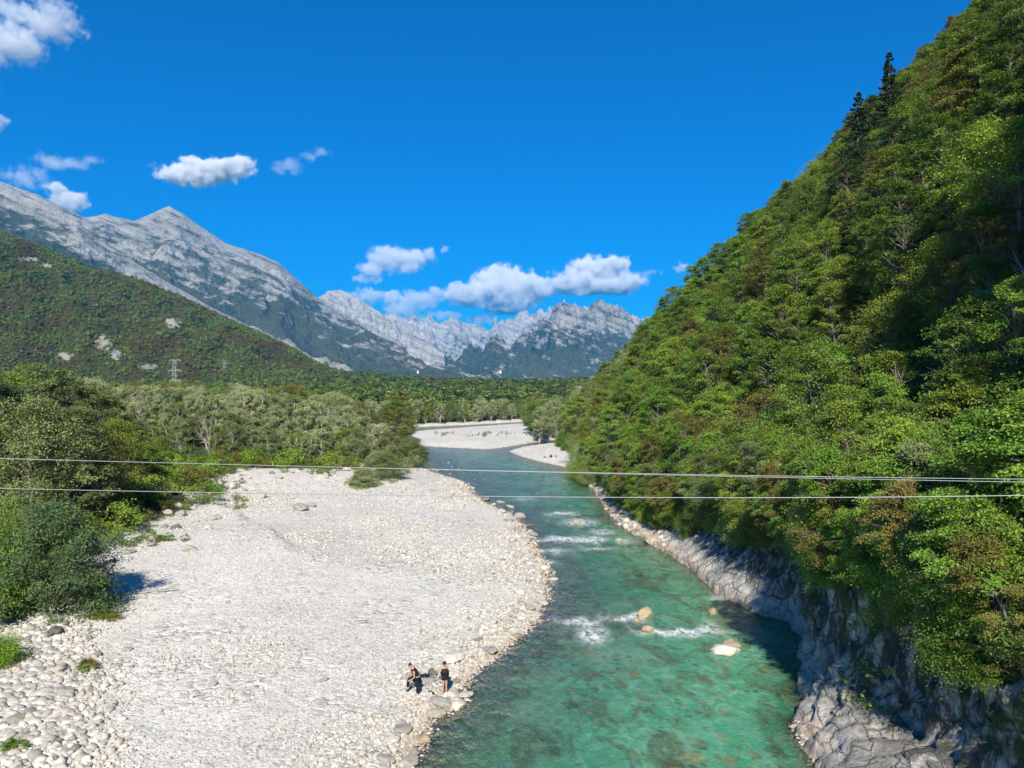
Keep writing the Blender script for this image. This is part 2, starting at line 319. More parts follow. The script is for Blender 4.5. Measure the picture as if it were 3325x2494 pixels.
fo = t.math('MULTIPLY', t.math('MULTIPLY', t.attr('foam'), 1.12), t.ramp(t.noise(t.mapv(P, (1, .55, 1)), 2.4, 6, .75, 1.0), [(.38, 0), (.56, 1.0)]))
fo = t.math('ADD', fo, 0.0, clamp=True)
hgt = t.math('ADD', t.noise(t.mapv(P, (1, .6, 1)), 1.6, 4, .55, .6), t.math('MULTIPLY', t.noise(t.mapv(P, (1, .7, 1)), 6.5, 3, .5, .4), .28))
bn = t.bump(hgt, .5, .30)
tr = t.n('BsdfTransparent'); t.set(tr.inputs[0], t.mix(t.math('MULTIPLY', dep, 1.2, clamp=True), (.97, .98, .94), (.55, .86, .64)))
df = t.n('BsdfDiffuse'); t.set(df.inputs[0], body); t.l(bn, df.inputs['Normal'])
m1 = t.n('MixShader'); t.set(m1.inputs[0], absb); t.l(tr.outputs[0], m1.inputs[1]); t.l(df.outputs[0], m1.inputs[2])
gl = t.n('BsdfGlossy'); gl.inputs['Roughness'].default_value = .09; t.l(bn, gl.inputs['Normal'])
fr = t.n('Fresnel'); fr.inputs[0].default_value = 1.33; t.l(bn, fr.inputs['Normal'])
m2 = t.n('MixShader'); t.l(fr.outputs[0], m2.inputs[0]); t.l(m1.outputs[0], m2.inputs[1]); t.l(gl.outputs[0], m2.inputs[2])
fd = t.n('BsdfDiffuse'); fd.inputs[0].default_value = (.72, .76, .76, 1)
m3 = t.n('MixShader'); t.l(fo, m3.inputs[0]); t.l(m2.outputs[0], m3.inputs[1]); t.l(fd.outputs[0], m3.inputs[2])
MAT_WATER = t.done(m3.outputs[0])
wm = fmesh('water', np.stack([WX, WY, wave], -1).reshape(-1, 3), gridfaces(len(wx), len(wy)), [MAT_WATER], attrs={'depth': wdep, 'foam': foam})
tag(link('water', wm), kind='structure')
# ---------------------------------------------------------------- limestone cliff of the right bank
def rock_mat():
    t = NT('cliff_rock'); P = t.pos(); sep = t.n('SeparateXYZ'); t.l(P, sep.inputs[0]); zz = sep.outputs[2]
    w = t.n('VectorMath', operation='ADD'); nz = t.n('TexNoise'); nz.inputs['Scale'].default_value = .9; nz.inputs['Detail'].default_value = 4; t.l(P, nz.inputs['Vector'])
    s = t.n('VectorMath', operation='SCALE'); t.l(nz.outputs[1], s.inputs[0]); s.inputs['Scale'].default_value = .8; t.l(P, w.inputs[0]); t.l(s.outputs[0], w.inputs[1]); Q = w.outputs[0]
    cr = t.voro(t.mapv(t.mapv(Q, (1, 1, 1), (R(20), R(-28), 0)), (1.1, .7, .55)), 1.0, 'DISTANCE_TO_EDGE'); crk = t.ramp(cr.outputs['Distance'], [(0, 0), (.05, 1)])
    n = t.noise(P, 1.1, 8, .68); n2 = t.noise(t.mapv(P, (1, 1, .35)), 1.6, 7, .7, .5); n3 = t.noise(P, 7, 5, .7)
    c = t.ramp(n, [(.25, (.24, .23, .21)), (.5, (.44, .42, .385)), (.75, (.64, .61, .56))])
    hi_ = t.math('MULTIPLY', t.math('SUBTRACT', zz, .9), .7, clamp=True)
    c = t.mix(t.math('MULTIPLY', hi_, t.ramp(n2, [(.42, 0), (.53, .92)])), c, (.045, .045, .043))
    c = t.mix(t.ramp(n3, [(.54, 0), (.66, .7)]), c, (.08, .08, .075))
    c = t.mix(t.math('MULTIPLY', t.math('SUBTRACT', 1.0, crk), .8), c, (.06, .055, .05))
    moss = t.math('MULTIPLY', t.ramp(t.noise(P, .5, 6, .7), [(.46, 0), (.60, 1)]), t.math('MULTIPLY', t.math('SUBTRACT', zz, 1.0), .35, clamp=True))
    c = t.mix(moss, c, (.055, .075, .022))
    tide = t.math('SUBTRACT', 1.0, t.math('MULTIPLY', t.math('SUBTRACT', zz, t.math('MULTIPLY', t.math('SUBTRACT', n, .4), 1.6)), 1.3, clamp=True), clamp=True)
    c = t.mix(t.math('MULTIPLY', tide, .6), c, t.mix(n, (.30, .19, .09), (.62, .47, .33)))
    h = t.math('ADD', t.math('MULTIPLY', crk, .12), t.math('ADD', t.math('MULTIPLY', n2, .8), t.math('MULTIPLY', n3, .12)))
    return t.done(t.bsdf(c, .88, t.bump(h, 1.0, .38), spec=.2))
M_ROCK = rock_mat()
rr_ = RIGHT[(np.arange(len(RIGHT)) < 17) & (RIGHT[:, 1] > -1)]
seg = np.linalg.norm(np.diff(rr_, axis=0), axis=1); cum = np.concatenate([[0], np.cumsum(seg)]); su = np.arange(0, cum[-1], .2)
sx = np.interp(su, cum, rr_[:, 0]); sy = np.interp(su, cum, rr_[:, 1])
k = np.ones(41) / 41; pad = lambda a: np.concatenate([np.full(20, a[0]), a, np.full(20, a[-1])])
msx, msy = np.convolve(pad(sx), k, 'valid'), np.convolve(pad(sy), k, 'valid')
tx_, ty_ = np.gradient(msx), np.gradient(msy); ll = np.hypot(tx_, ty_); nxx, nyy = ty_ / ll, -tx_ / ll
nxx = nxx * .7 + .3; ll = np.hypot(nxx, nyy); nxx /= ll; nyy /= ll
k = np.ones(9) / 9; pad = lambda a: np.concatenate([np.full(4, a[0]), a, np.full(4, a[-1])]); sx, sy = np.convolve(pad(sx), k, 'valid'), np.convolve(pad(sy), k, 'valid')
hcu, shu = hc_(sy), shelf_(sy); slab = np.interp(sy, [48, 52, 64, 80], [0, 1, .7, .1]); ledge = np.interp(sy, [33, 37, 38, 40], [1, 1, .6, 0]); ledge = np.maximum(ledge, np.interp(sy, [20, 33], [.5, 1]) * (sy < 36))
fade = np.interp(sy, [98, 116], [1, .25])
rows = [(-1.3 + 0 * su, -2.2 + 0 * su), (-.25 + 0 * su, -.4 + 0 * su), (.05 + 0 * su, .25 + .35 * slab + .25 * ledge), (shu * .45, .55 + 1.2 * slab + .7 * ledge), (shu, .9 + 2.6 * slab + .9 * ledge + .0 * su),
        (shu + .45, hcu * .38 + 1.2 * slab + .8), (shu + .8, hcu * .75 + .6), (shu + 1.3 + .5 * (1 - fade), hcu * fade + .9), (shu + 3.2, hcu * fade + 1.3), (shu + 5.5, hcu * fade + 1.4)]
lowq = np.interp(sy, [66, 80], [1, .42]); rows = [(a, np.where(np.asarray(b) > 0, b * lowq, b)) for a, b in rows]
NR = 110; tt = np.linspace(0, 1, NR); kt = np.array([0, .1, .16, .26, .38, .52, .70, .82, .93, 1.0])
O = np.stack([r[0] for r in rows], 1); Zr = np.stack([r[1] for r in rows], 1)
Oi = np.stack([np.interp(tt, kt, O[i]) for i in range(len(su))]); Zi = np.stack([np.interp(tt, kt, Zr[i]) for i in range(len(su))])
CX = sx[:, None] + nxx[:, None] * Oi; CY = sy[:, None] + nyy[:, None] * Oi; CZ = Zi
wgt = np.interp(tt, [0, .08, .2, .4, .6, .85, 1], [.2, .35, .6, .9, 1, .8, .1])[None, :] * np.interp(sy, [50, 56, 74, 84], [1, .62, .6, .75])[:, None]
# tilted bedding blocks + knobs
a_, b_ = R(-28), R(15); qz = CZ * math.cos(a_) + CY * math.sin(a_) * .5 + CX * math.sin(b_) * .5
dsp = 1.6 * fbm(CX / 4.6, CY / 3.0, CZ / 7.5, oct=3, seed=201) + .8 * fbm(CX / 2.6, CY / 1.9 + CZ * .08, CZ / 5.5, oct=3, seed=203, ridge=True, gain=.5) - .25 + .35 * fbm(CX / 1.6, CY / 1.2, qz / .9, oct=3, seed=211) + .22 * np.round(2.5 * fbm(CX / 2.4, CY / 1.8, CZ / 3.2, oct=2, seed=207)) / 1.4
fine = .05 * fbm(CX / .6, CY / .6, CZ / .9, oct=3, seed=205) + .14 * fbm(CX / 1.1, CY / .7, qz / 1.6, oct=3, seed=209, ridge=True)
CX2 = CX - nxx[:, None] * (dsp + fine) * wgt; CY2 = CY - nyy[:, None] * (dsp + fine) * wgt; CZ2 = CZ + .45 * dsp * wgt * (tt > .12) + fine * .6
CZ2[:, :3] = np.minimum(CZ2[:, :3], -.35)
tag(link('cliff', fmesh('cliff', np.stack([CX2, CY2, CZ2], -1).reshape(-1, 3), gridfaces(len(su), NR), [M_ROCK])), kind='structure')
# ---------------------------------------------------------------- mountains: each range traced as a ridge line at its own distance, real size and depth
def mount_mat(name, veg=(.045, .068, .042), rock=(.42, .405, .375), bias=.0, scale=1.0, shr=(.075, .085, .05)):
    t = NT(name); P = t.pos(); r = t.attr('rock')
    q = t.mapv(P, (1, 1, 1.8), (.0, R(24), 0))
    n = t.noise(q, .0042 * scale, 8, .68, .4); n2 = t.noise(P, .012 * scale, 6, .65)
    str_ = t.noise(t.mapv(t.mapv(P, (1, 1, 1), (0, R(-24), 0)), (.22, .22, 2.4)), .006 * scale, 6, .65, .3)
    f = t.math('ADD', r, t.math('ADD', t.math('MULTIPLY', t.math('SUBTRACT', n, .5), 2.3), t.math('MULTIPLY', t.math('SUBTRACT', str_, .5), 1.5)))
    f = t.ramp(t.math('ADD', f, bias), [(.40, 0), (.66, 1)])
    rc = t.mix(t.ramp(str_, [(.35, 0), (.6, 1)]), tuple(c * .52 for c in rock), rock)
    rc = t.mix(t.ramp(n2, [(.5, 0), (.72, .55)]), rc, (.20, .22, .13))
    vc = t.mix(n2, veg, shr)
    c = t.mix(f, vc, rc)
    bn = t.bump(t.math('ADD', n2, t.math('MULTIPLY', str_, 1.6)), 1.0, 60 / scale)
    c = t.mix(t.ramp(t.noise(P, .0011, 4, .6), [(.35, .0), (.7, .15)]), c, (.2, .195, .15))
    return t.done(t.bsdf(c, .95, bn, spec=.05))
def ridge_interp(pts, px):
    p = np.array([D(a, b) for a, b in pts]); return np.interp(px, p[:, 0], p[:, 1])
def mountain(name, pts, Dr, Db, mat, seed, amp, rockf, cols=.9, rows=230, prof=1.15, gully=1.0, jag=1.0, shadeoff=0, base_z=0.0, vs=420.):
    x0, x1 = D(pts[0][0], 0)[0], D(pts[-1][0], 0)[0]
    px = np.arange(x0, x1 + cols, cols); py = ridge_interp(pts, px)
    py = py + jag * (fbm(px / 14, px * 0 + seed, oct=4, seed=seed) * 2.2 + fbm(px / 4., px * 0 + seed, oct=3, seed=seed + 5, ridge=True) * -.45)
    dr = np.interp(px, [x0, x1], Dr) if isinstance(Dr, (tuple, list)) else np.full(px.shape, float(Dr))
    db = np.interp(px, [x0, x1], Db) if isinstance(Db, (tuple, list)) else np.full(px.shape, float(Db))
    zr = HC + (384 - py) / F * dr
    v = np.concatenate([np.linspace(0, 1, rows), 1 + np.linspace(0, 1, 14)[1:] * .5])
    U, V = np.meshgrid(np.arange(len(px)), v, indexing='ij')
    dd = db[:, None] + (dr - db)[:, None] * np.minimum(V, 1) + np.maximum(V - 1, 0) * (dr - db)[:, None] * 1.2
    az = ((px - 512) / F)[:, None]
    xx = az * dd; yy = dd
    zz = base_z + (zr[:, None] - base_z) * np.where(V <= 1, np.minimum(V, 1) ** prof, np.maximum(1 - (V - 1) * 2.2, -.2))
    w = np.sin(np.clip(V, 0, 1) * math.pi) ** .7 * (V < 1) * sstep(1.0, .86, V)
    g = fbm(xx / vs + yy / vs * .25, yy / vs * .45, oct=6, seed=seed + 9, ridge=True, gain=.55) - .25
    g2 = fbm(xx / (vs * .3), yy / (vs * .3), zz / (vs * .3), oct=5, seed=seed + 19, gain=.6)
    zz = zz + w * amp * (g * gully + .5 * g2)
    rk = rockf(px[:, None] * 2.16016 + 0 * V, (384 - (zz - HC) * F / yy) * 2.16016, V) 
    m = fmesh(name, np.stack([xx, yy, zz], -1).reshape(-1, 3), gridfaces(len(px), len(v)), [mat], attrs={'rock': rk})
    return link(name, m), (px, xx, yy, zz, V)
mr = mount_mat('rombon_rock', scale=1.0)
big_pts = [(-260, 250), (-100, 340), (0, 392), (80, 420), (180, 470), (228, 463), (290, 477), (335, 458), (365, 445), (395, 462), (430, 487), (490, 527), (560, 549), (600, 566), (640, 602), (700, 655), (760, 697), (850, 742), (900, 782), (960, 813), (1010, 832), (1060, 840)]
o, _ = mountain('mountain', big_pts, (7000, 8200), (4200, 4800), mr, 3, 210, lambda px, py, V: np.clip(.56 - (py - np.interp(px, [0, 365, 640, 1000], [470, 545, 630, 790])) / 210, .12, .86), vs=700., jag=.5)
tag(o, kind='structure')
fr_pts = [(-300, 280), (-120, 350), (0, 405), (80, 436), (170, 480), (215, 520), (300, 572), (380, 620), (470, 672), (560, 712), (640, 752), (720, 800), (760, 830)]
o, _ = mountain('mountain', fr_pts, (5600, 5000), (3000, 3400), mount_mat('spur_rock', scale=1.3), 14, 150, lambda px, py, V: np.clip(.62 - (py - ridge_interp([(a, b) for a, b in fr_pts], px / 2.16) * 2.16 - 45) / 75, -.5, .8), vs=420., jag=.8)
tag(o, kind='structure')
pale = mount_mat('pale_peak_rock', rock=(.58, .555, .52), scale=.8, veg=(.05, .07, .05))
b_pts = [(640, 660), (690, 642), (715, 628), (735, 627), (780, 648), (840, 688), (900, 730), (950, 775), (1000, 826), (1030, 850)]
o, _ = mountain('mountain', b_pts, (13000, 10500), (9000, 9500), pale, 27, 520, lambda px, py, V: np.clip(.9 - (py - ridge_interp(b_pts, px / 2.16) * 2.16 - 50) / 70, -.05, 1), vs=600., jag=1.0); tag(o, kind='structure')
c_pts = [(780, 690), (845, 684), (900, 688), (960, 703), (1000, 696), (1035, 704), (1060, 718), (1085, 700), (1110, 690), (1150, 684), (1185, 672), (1210, 655), (1235, 662), (1262, 668), (1330, 690), (1420, 700)]
o, _ = mountain('mountain', c_pts, (17500, 19000), (12500, 13000), pale, 33, 800, lambda px, py, V: np.clip(.85 - (py - 730) / 110, .1, 1), vs=900., jag=1.1); tag(o, kind='structure')
d_pts = [(960, 850), (1010, 825), (1045, 790), (1075, 770), (1110, 752), (1150, 720), (1185, 688), (1207, 661), (1216, 660), (1240, 682), (1258, 690), (1272, 676), (1287, 659), (1300, 663), (1345, 684), (1375, 695), (1450, 725), (1600, 800), (1750, 850)]
o, _ = mountain('mountain', d_pts, (9500, 11500), (6800, 7400), mount_mat('right_peak_rock', rock=(.44, .43, .41), scale=1.0, bias=-.04), 41, 560, lambda px, py, V: np.clip(.60 - (py - 712) / 150, .27, .80), vs=620., jag=.6); tag(o, kind='structure')
e_pts = [(1090, 800), (1150, 715), (1180, 690), (1225, 654), (1250, 662), (1270, 700), (1300, 800)]
# near wooded hill at the left
gh = NT('wooded_slope_ground'); P = gh.pos(); n = gh.noise(P, .02, 5, .6)
hillm = gh.done(gh.bsdf(gh.mix(gh.ramp(gh.math('ADD', gh.attr('rock'), gh.math('MULTIPLY', gh.math('SUBTRACT', gh.noise(P, .06, 5, .7), .5), 1.2)), [(.5, 0), (.6, 1)]), gh.mix(n, (.028, .038, .014), (.065, .06, .03)), (.27, .26, .22)), .95, spec=.05))
h_pts = [(-700, 330), (-400, 400), (-150, 452), (0, 500), (130, 549), (200, 577), (300, 604), (400, 645), (500, 692), (600, 737), (650, 764), (700, 794), (745, 824), (790, 846)]
PATCH = [(375, 698, 24, 13), (225, 742, 22, 20), (140, 770, 22, 11), (250, 765, 14, 14), (320, 792, 24, 7), (60, 560, 30, 6), (100, 575, 14, 6)]
def hrock(px, py, V):
    r = np.zeros_like(V)
    for a, b, c, d in PATCH: r = np.maximum(r, 1.15 * np.exp(-((px - a) / c) ** 2 - ((py - b) / d) ** 2))
    return r
hill_o, HG = mountain('wooded_hill', h_pts, (1550, 2300), (760, 1500), hillm, 55, 45, hrock, cols=1.6, rows=110, vs=170., jag=.5, prof=1.0, base_z=4); tag(hill_o, kind='structure')
# low wooded rise across the valley floor
f_pts = [(640, 812), (730, 812), (790, 806), (860, 818), (960, 826), (1020, 830), (1100, 832), (1200, 842), (1300, 846), (1500, 850)]
rise_o, RG = mountain('valley_hill', f_pts, (3400, 3000), (1200, 1100), hillm, 61, 8, lambda px, py, V: 0 * V, cols=1.6, rows=60, vs=300., jag=.5, prof=.9, base_z=8); tag(rise_o, kind='structure')
# ---------------------------------------------------------------- clouds: real volumes beyond the mountains
CLOUDS = [([(40, 95, 38, 30, .75), (95, 48, 42, 25, .7), (130, 28, 26, 16, .45), (15, 20, 22, 26, .45), (150, 52, 26, 10, .4), (8, 95, 28, 36, .7)], .2, 'large ragged white cloud cut by the top left corner of the sky', 'v'),
  ([(50, 380, 40, 17, .5), (112, 350, 34, 15, .62), (165, 356, 34, 9, .45), (200, 343, 14, 7, .35)], .13, 'thin wispy cloud above the left mountain flank, near the left frame edge', 'v'),
  ([(145, 434, 34, 17, 1), (127, 415, 16, 15, .9)], .6, 'small puffy cloud sitting on the left mountain ridge', 'v'),
  ([(430, 374, 72, 19, 1.1), (395, 378, 44, 11, .9), (520, 352, 26, 15, .85), (475, 366, 48, 17, 1.1), (420, 358, 28, 14, .9)], .8, 'long bright white cloud alone in the sky right of the pointed peak', 'v'),
  ([(622, 357, 28, 12, .55), (668, 341, 9, 7, .5), (690, 325, 18, 10, .4)], .12, 'faint torn wisp in the open sky right of the long white cloud', 'v'),
  ([(850, 558, 46, 20, .9), (893, 556, 26, 18, .9), (805, 578, 28, 12, .8), (880, 578, 22, 8, .6), (932, 548, 12, 10, .6)], .36, 'broken fluffy cloud high over the far valley', 'v'),
  ([(776, 603, 15, 7, .8), (806, 605, 15, 6, .8)], .5, 'pair of tiny puffs under the broken fluffy cloud', 'v'),
  ([(962, 537, 7, 6, .7)], .4, 'tiny lone puff right of the broken fluffy cloud', 'v'),
  ([(1090, 610, 58, 30, 1.2), (1020, 640, 46, 19, 1.1), (1140, 622, 44, 24, 1.1), (1105, 652, 46, 14, .8), (1075, 632, 60, 22, 1.2), (1090, 668, 34, 7, .5)], .9, 'biggest bright cumulus above the far white mountains, left of the pair', 'v'),
  ([(1285, 592, 50, 30, 1.2), (1240, 614, 46, 18, 1.0), (1345, 610, 36, 18, 1.0), (1325, 570, 32, 14, .9), (1290, 618, 60, 13, 1.0)], .9, 'big bright cumulus above the right hand peaks, right of the pair', 'v'),
  ([(905, 648, 44, 17, .9), (870, 664, 36, 13, .8), (938, 628, 22, 12, .8)], .3, 'soft slanting cloud just above the far white ridge', 'v'),
  ([(798, 640, 34, 12, .6), (846, 642, 20, 13, .9)], .5, 'small hazy cloud touching the pale peak', 'v'),
  ([(958, 681, 42, 7, .7)], .45, 'thin flat cloud lying along the far white ridge', 'v'),
  ([(1038, 690, 26, 9, 1.0)], .6, 'low round cloud poking out behind the far white ridge', 'v'),
  ([(1473, 577, 13, 8, .7)], .4, 'tiny puff beside the wooded slope skyline', 'v'),
  ([(1398, 590, 20, 6, .4)], .3, 'faint thin wisp between the big right cumulus and the wooded slope', 'v'),
  ([(3, 262, 9, 13, .7)], .4, 'tiny puff cut by the left frame edge, high in the sky', 'v')]
CD = 31000.0
def cloud(blobs, dens, label, seed):
    B = []
    for a, b, c, d, w in blobs:
        px, py = D(a, b); B.append(((px - 512) / F * CD, HC + (384 - py) / F * CD, c / 2.16 / F * CD, d / 2.16 / F * CD, w))
    x0 = min(b[0] - b[2] * 1.7 for b in B); x1 = max(b[0] + b[2] * 1.7 for b in B); z0 = min(b[1] - b[3] * 1.7 for b in B); z1 = max(b[1] + b[3] * 1.7 for b in B)
    th = max(b[3] for b in B) * 1.3
    c0 = Vector(((x0 + x1) / 2, CD, (z0 + z1) / 2)); hx, hy, hz = (x1 - x0) / 2, th * 1.7, (z1 - z0) / 2
    m = bpy.data.materials.new('cloud_vapour'); m.use_nodes = True; T = NT.__new__(NT); T.m = m; T.t = m.node_tree; T.t.nodes.clear(); T.out = T.n('OutputMaterial')
    P = T.n('TexCoord').outputs['Object']
    nz = T.n('TexNoise'); nz.inputs['Scale'].default_value = 1 / 950; nz.inputs['Detail'].default_value = 6; nz.inputs['Roughness'].default_value = .62; T.l(P, nz.inputs['Vector'])
    wv = T.n('VectorMath', operation='SUBTRACT'); T.l(nz.outputs[1], wv.inputs[0]); wv.inputs[1].default_value = (.5, .5, .5)
    sc = T.n('VectorMath', operation='SCALE'); T.l(wv.outputs[0], sc.inputs[0]); sc.inputs['Scale'].default_value = 950
    ad = T.n('VectorMath', operation='ADD'); T.l(P, ad.inputs[0]); T.l(sc.outputs[0], ad.inputs[1]); Q = ad.outputs[0]
    tot = None
    for i, (bx, bz, rx, rz, w) in enumerate(B):
        mp = T.n('VectorMath', operation='SUBTRACT'); T.l(Q, mp.inputs[0]); off = (bx - c0.x, math.sin(i * 2.4 + seed) * th * .3, bz - c0.z); mp.inputs[1].default_value = off
        mu = T.n('VectorMath', operation='MULTIPLY'); T.l(mp.outputs[0], mu.inputs[0]); mu.inputs[1].default_value = (1 / rx, 1 / th, 1 / rz)
        ln = T.n('VectorMath', operation='LENGTH'); T.l(mu.outputs[0], ln.inputs[0])
        f = T.math('MULTIPLY', T.math('SUBTRACT', 1.32, ln.outputs['Value'], clamp=False), w)
        tot = f if tot is None else T.math('SMOOTH_MAX', tot, f, .15)
    n2 = T.noise(P, 1 / 420, 6, .62)
    f = T.math('ADD', tot, T.math('MULTIPLY', T.math('SUBTRACT', n2, .52), 2.5))
    f = T.math('MULTIPLY', f, 2.4, clamp=True)
    de = T.math('MULTIPLY', f, dens * .0075)
    pv = T.n('VolumePrincipled'); pv.inputs['Color'].default_value = (1, 1, 1, 1); T.l(de, pv.inputs['Density']); pv.inputs['Anisotropy'].default_value = -.15
    T.l(pv.outputs[0], T.out.inputs['Volume'])
    v = np.array([(sx * hx, sy * hy, sz * hz) for sx in (-1, 1) for sy in (-1, 1) for sz in (-1, 1)], float)
    # chamfered ellipsoid-like hull
    import bmesh
    bm = bmesh.new(); bmesh.ops.create_icosphere(bm, subdivisions=3, radius=1.28)
    for q in bm.verts: q.co = Vector((max(-1, min(1, q.co.x)) * hx, max(-1, min(1, q.co.y)) * hy, max(-1, min(1, q.co.z)) * hz))
    me = bpy.data.meshes.new('cloud'); bm.to_mesh(me); bm.free(); me.materials.append(m)
    o = link('cloud', me, loc=c0); tag(o, label, 'cloud', group='clouds')
for i, (b, d_, lb, _) in enumerate(CLOUDS): cloud(b, d_, lb, i)
# ---------------------------------------------------------------- plants: prototype meshes
def leafmat(name, stops, transl=.28, hueobj=True, pnoise=True):
    """stops: colours the leaves run through; every plant takes its own spot of the ramp, every leaf wanders a little round it"""
    t = NT(name); oi = t.n('ObjectInfo'); tint = t.attr('tint')
    f = t.math('ADD', t.math('MULTIPLY', oi.outputs['Random'], .62), t.math('MULTIPLY', tint, .38))
    c = t.ramp(f, stops)
    hs = t.n('HueSaturation'); t.set(hs.inputs['Value'], t.math('ADD', .72, t.math('MULTIPLY', tint, .56))); t.l(c, hs.inputs['Color']); c = hs.outputs[0]
    d = t.bsdf(c, .55, spec=.25); tl = t.n('BsdfTranslucent'); t.l(t.mix(1.0, c, (1.0, 1.0, .45), 'MULTIPLY'), tl.inputs[0])
    m = t.n('MixShader'); m.inputs[0].default_value = transl; t.l(d, m.inputs[1]); t.l(tl.outputs[0], m.inputs[2])
    return t.done(m.outputs[0])
M_GREEN = leafmat('leaf_green', [(0, (0.071, 0.132, 0.020)), (.35, (0.131, 0.220, 0.029)), (.7, (0.212, 0.289, 0.040)), (1, (0.261, 0.297, 0.044))])
M_FRESH = leafmat('leaf_fresh', [(0, (0.121, 0.244, 0.029)), (.5, (0.200, 0.349, 0.044)), (1, (0.342, 0.402, 0.052))])
M_OLIVE = leafmat('leaf_olive', [(0, (.12, .14, .028)), (.4, (.19, .18, .04)), (.85, (.23, .195, .05)), (1, (.22, .16, .05))])
M_DARK = leafmat('leaf_dark', [(0, (0.023, 0.058, 0.016)), (1, (0.065, 0.111, 0.029))], .15)
M_WILLOW = leafmat('leaf_willow', [(0, (0.213, 0.263, 0.101)), (.5, (0.314, 0.370, 0.168)), (1, (0.403, 0.437, 0.235))], .22)
M_SHRUB = leafmat('leaf_shrub', [(0, (0.142, 0.201, 0.059)), (1, (0.260, 0.319, 0.118))], .25)
M_NEEDLE = leafmat('needle', [(0, (0.022, 0.046, 0.022)), (1, (0.048, 0.078, 0.034))], .08)
M_FARG = leafmat('far_leaf_green', [(0, (0.069, 0.122, 0.028)), (.5, (0.141, 0.218, 0.044)), (.85, (0.239, 0.286, 0.060)), (1, (0.286, 0.272, 0.072))], .12)
M_FARR = leafmat('far_leaf_rust', [(0, (0.102, 0.111, 0.027)), (.6, (0.160, 0.124, 0.044)), (1, (0.203, 0.117, 0.050))], .12)
M_FARD = leafmat('far_leaf_dark', [(0, (.030, .055, .016)), (.5, (.05, .085, .024)), (1, (.085, .125, .04))], .12)
M_BARK = simple('bark', (.17, .15, .125), .9, .1, .35, 3.0)
M_PALEBARK = simple('pale_bark', (.42, .40, .35), .9, .1, .25, 3.0)
def tubes(paths, k=5):
    """paths: list of (points (n,3), radii (n,)) -> verts, quads"""
    V, Q, off = [], [], 0
    ang = np.arange(k) * 2 * math.pi / k
    for p, r in paths:
        p = np.asarray(p, float); r = np.asarray(r, float); n = len(p)
        tg = np.gradient(p, axis=0); tg /= np.linalg.norm(tg, axis=1)[:, None] + 1e-9
        up = np.where(np.abs(tg[:, 2:3]) > .9, np.array([[1., 0, 0]]), np.array([[0, 0, 1.]]))
        a = np.cross(tg, up); a /= np.linalg.norm(a, axis=1)[:, None] + 1e-9; b = np.cross(tg, a)
        ring = p[:, None, :] + r[:, None, None] * (np.cos(ang)[None, :, None] * a[:, None, :] + np.sin(ang)[None, :, None] * b[:, None, :])
        V.append(ring.reshape(-1, 3))
        i = (np.arange(n - 1)[:, None] * k + np.arange(k)[None]).ravel(); j = (np.arange(n - 1)[:, None] * k + (np.arange(k)[None] + 1) % k).ravel()
        Q.append(np.stack([i, j, j + k, i + k], 1) + off); off += n * k
    return np.concatenate(V), np.concatenate(Q)
def leaves(rg, c, n, l, w, tint):
    """rhombic leaves at centres c with normals n"""
    m = len(c); n = n / (np.linalg.norm(n, axis=1)[:, None] + 1e-9)
    t = rg.normal(size=(m, 3)); t -= (t * n).sum(1)[:, None] * n; t /= np.linalg.norm(t, axis=1)[:, None] + 1e-9
    b = np.cross(n, t); l = (np.ones(m) * l)[:, None] * rg.uniform(.7, 1.3, (m, 1)); w = l * w
    v = np.stack([c - t * l / 2, c + b * w / 2 - t * l * .05, c + t * l / 2 - n * l * .12, c - b * w / 2 - t * l * .05], 1)
    q = np.arange(m * 4).reshape(m, 4)
    return v.reshape(-1, 3), q, np.repeat(tint, 4)
def curve(p0, p1, lift, n=6, rg=None, wob=.0):
    s = np.linspace(0, 1, n)[:, None]; p = p0 * (1 - s) + p1 * s; p[:, 2] += (lift * np.sin(s[:, 0] * math.pi))
    if rg is not None: p[1:-1] += rg.normal(size=(n - 2, 3)) * wob
    return p
class Proto:
    """a plant kind: trunk mesh, crown mesh and the two merged (for the scattered mass)"""
    def __init__(s, name, tv, tq, lv, lq, tint, mt, ml, h, r):
        s.h, s.r = h, r; s.name = name
        s.trunk = fmesh(name + '_trunk', tv, tq, [mt]) if tv is not None else None
        s.crown = fmesh(name + '_crown', lv, lq, [ml], smooth=False, attrs={'tint': tint})
        if tv is not None:
            s.whole = fmesh(name + '_whole', np.concatenate([tv, lv]), [tq, lq + len(tv)], [mt, ml], smooth=False, mi=[0, 1], attrs={'tint': np.concatenate([np.full(len(tv), .5), tint])})
        else: s.whole = s.crown
    def recolor(s, ml, mt=None):
        import copy
        o = copy.copy(s); o.crown = s.crown.copy(); o.crown.materials[0] = ml
        if s.trunk is not None:
            o.whole = s.whole.copy(); o.whole.materials[1] = ml
            if mt: o.trunk = s.trunk.copy(); o.trunk.materials[0] = mt; o.whole.materials[0] = mt
        else: o.whole = o.crown
        return o
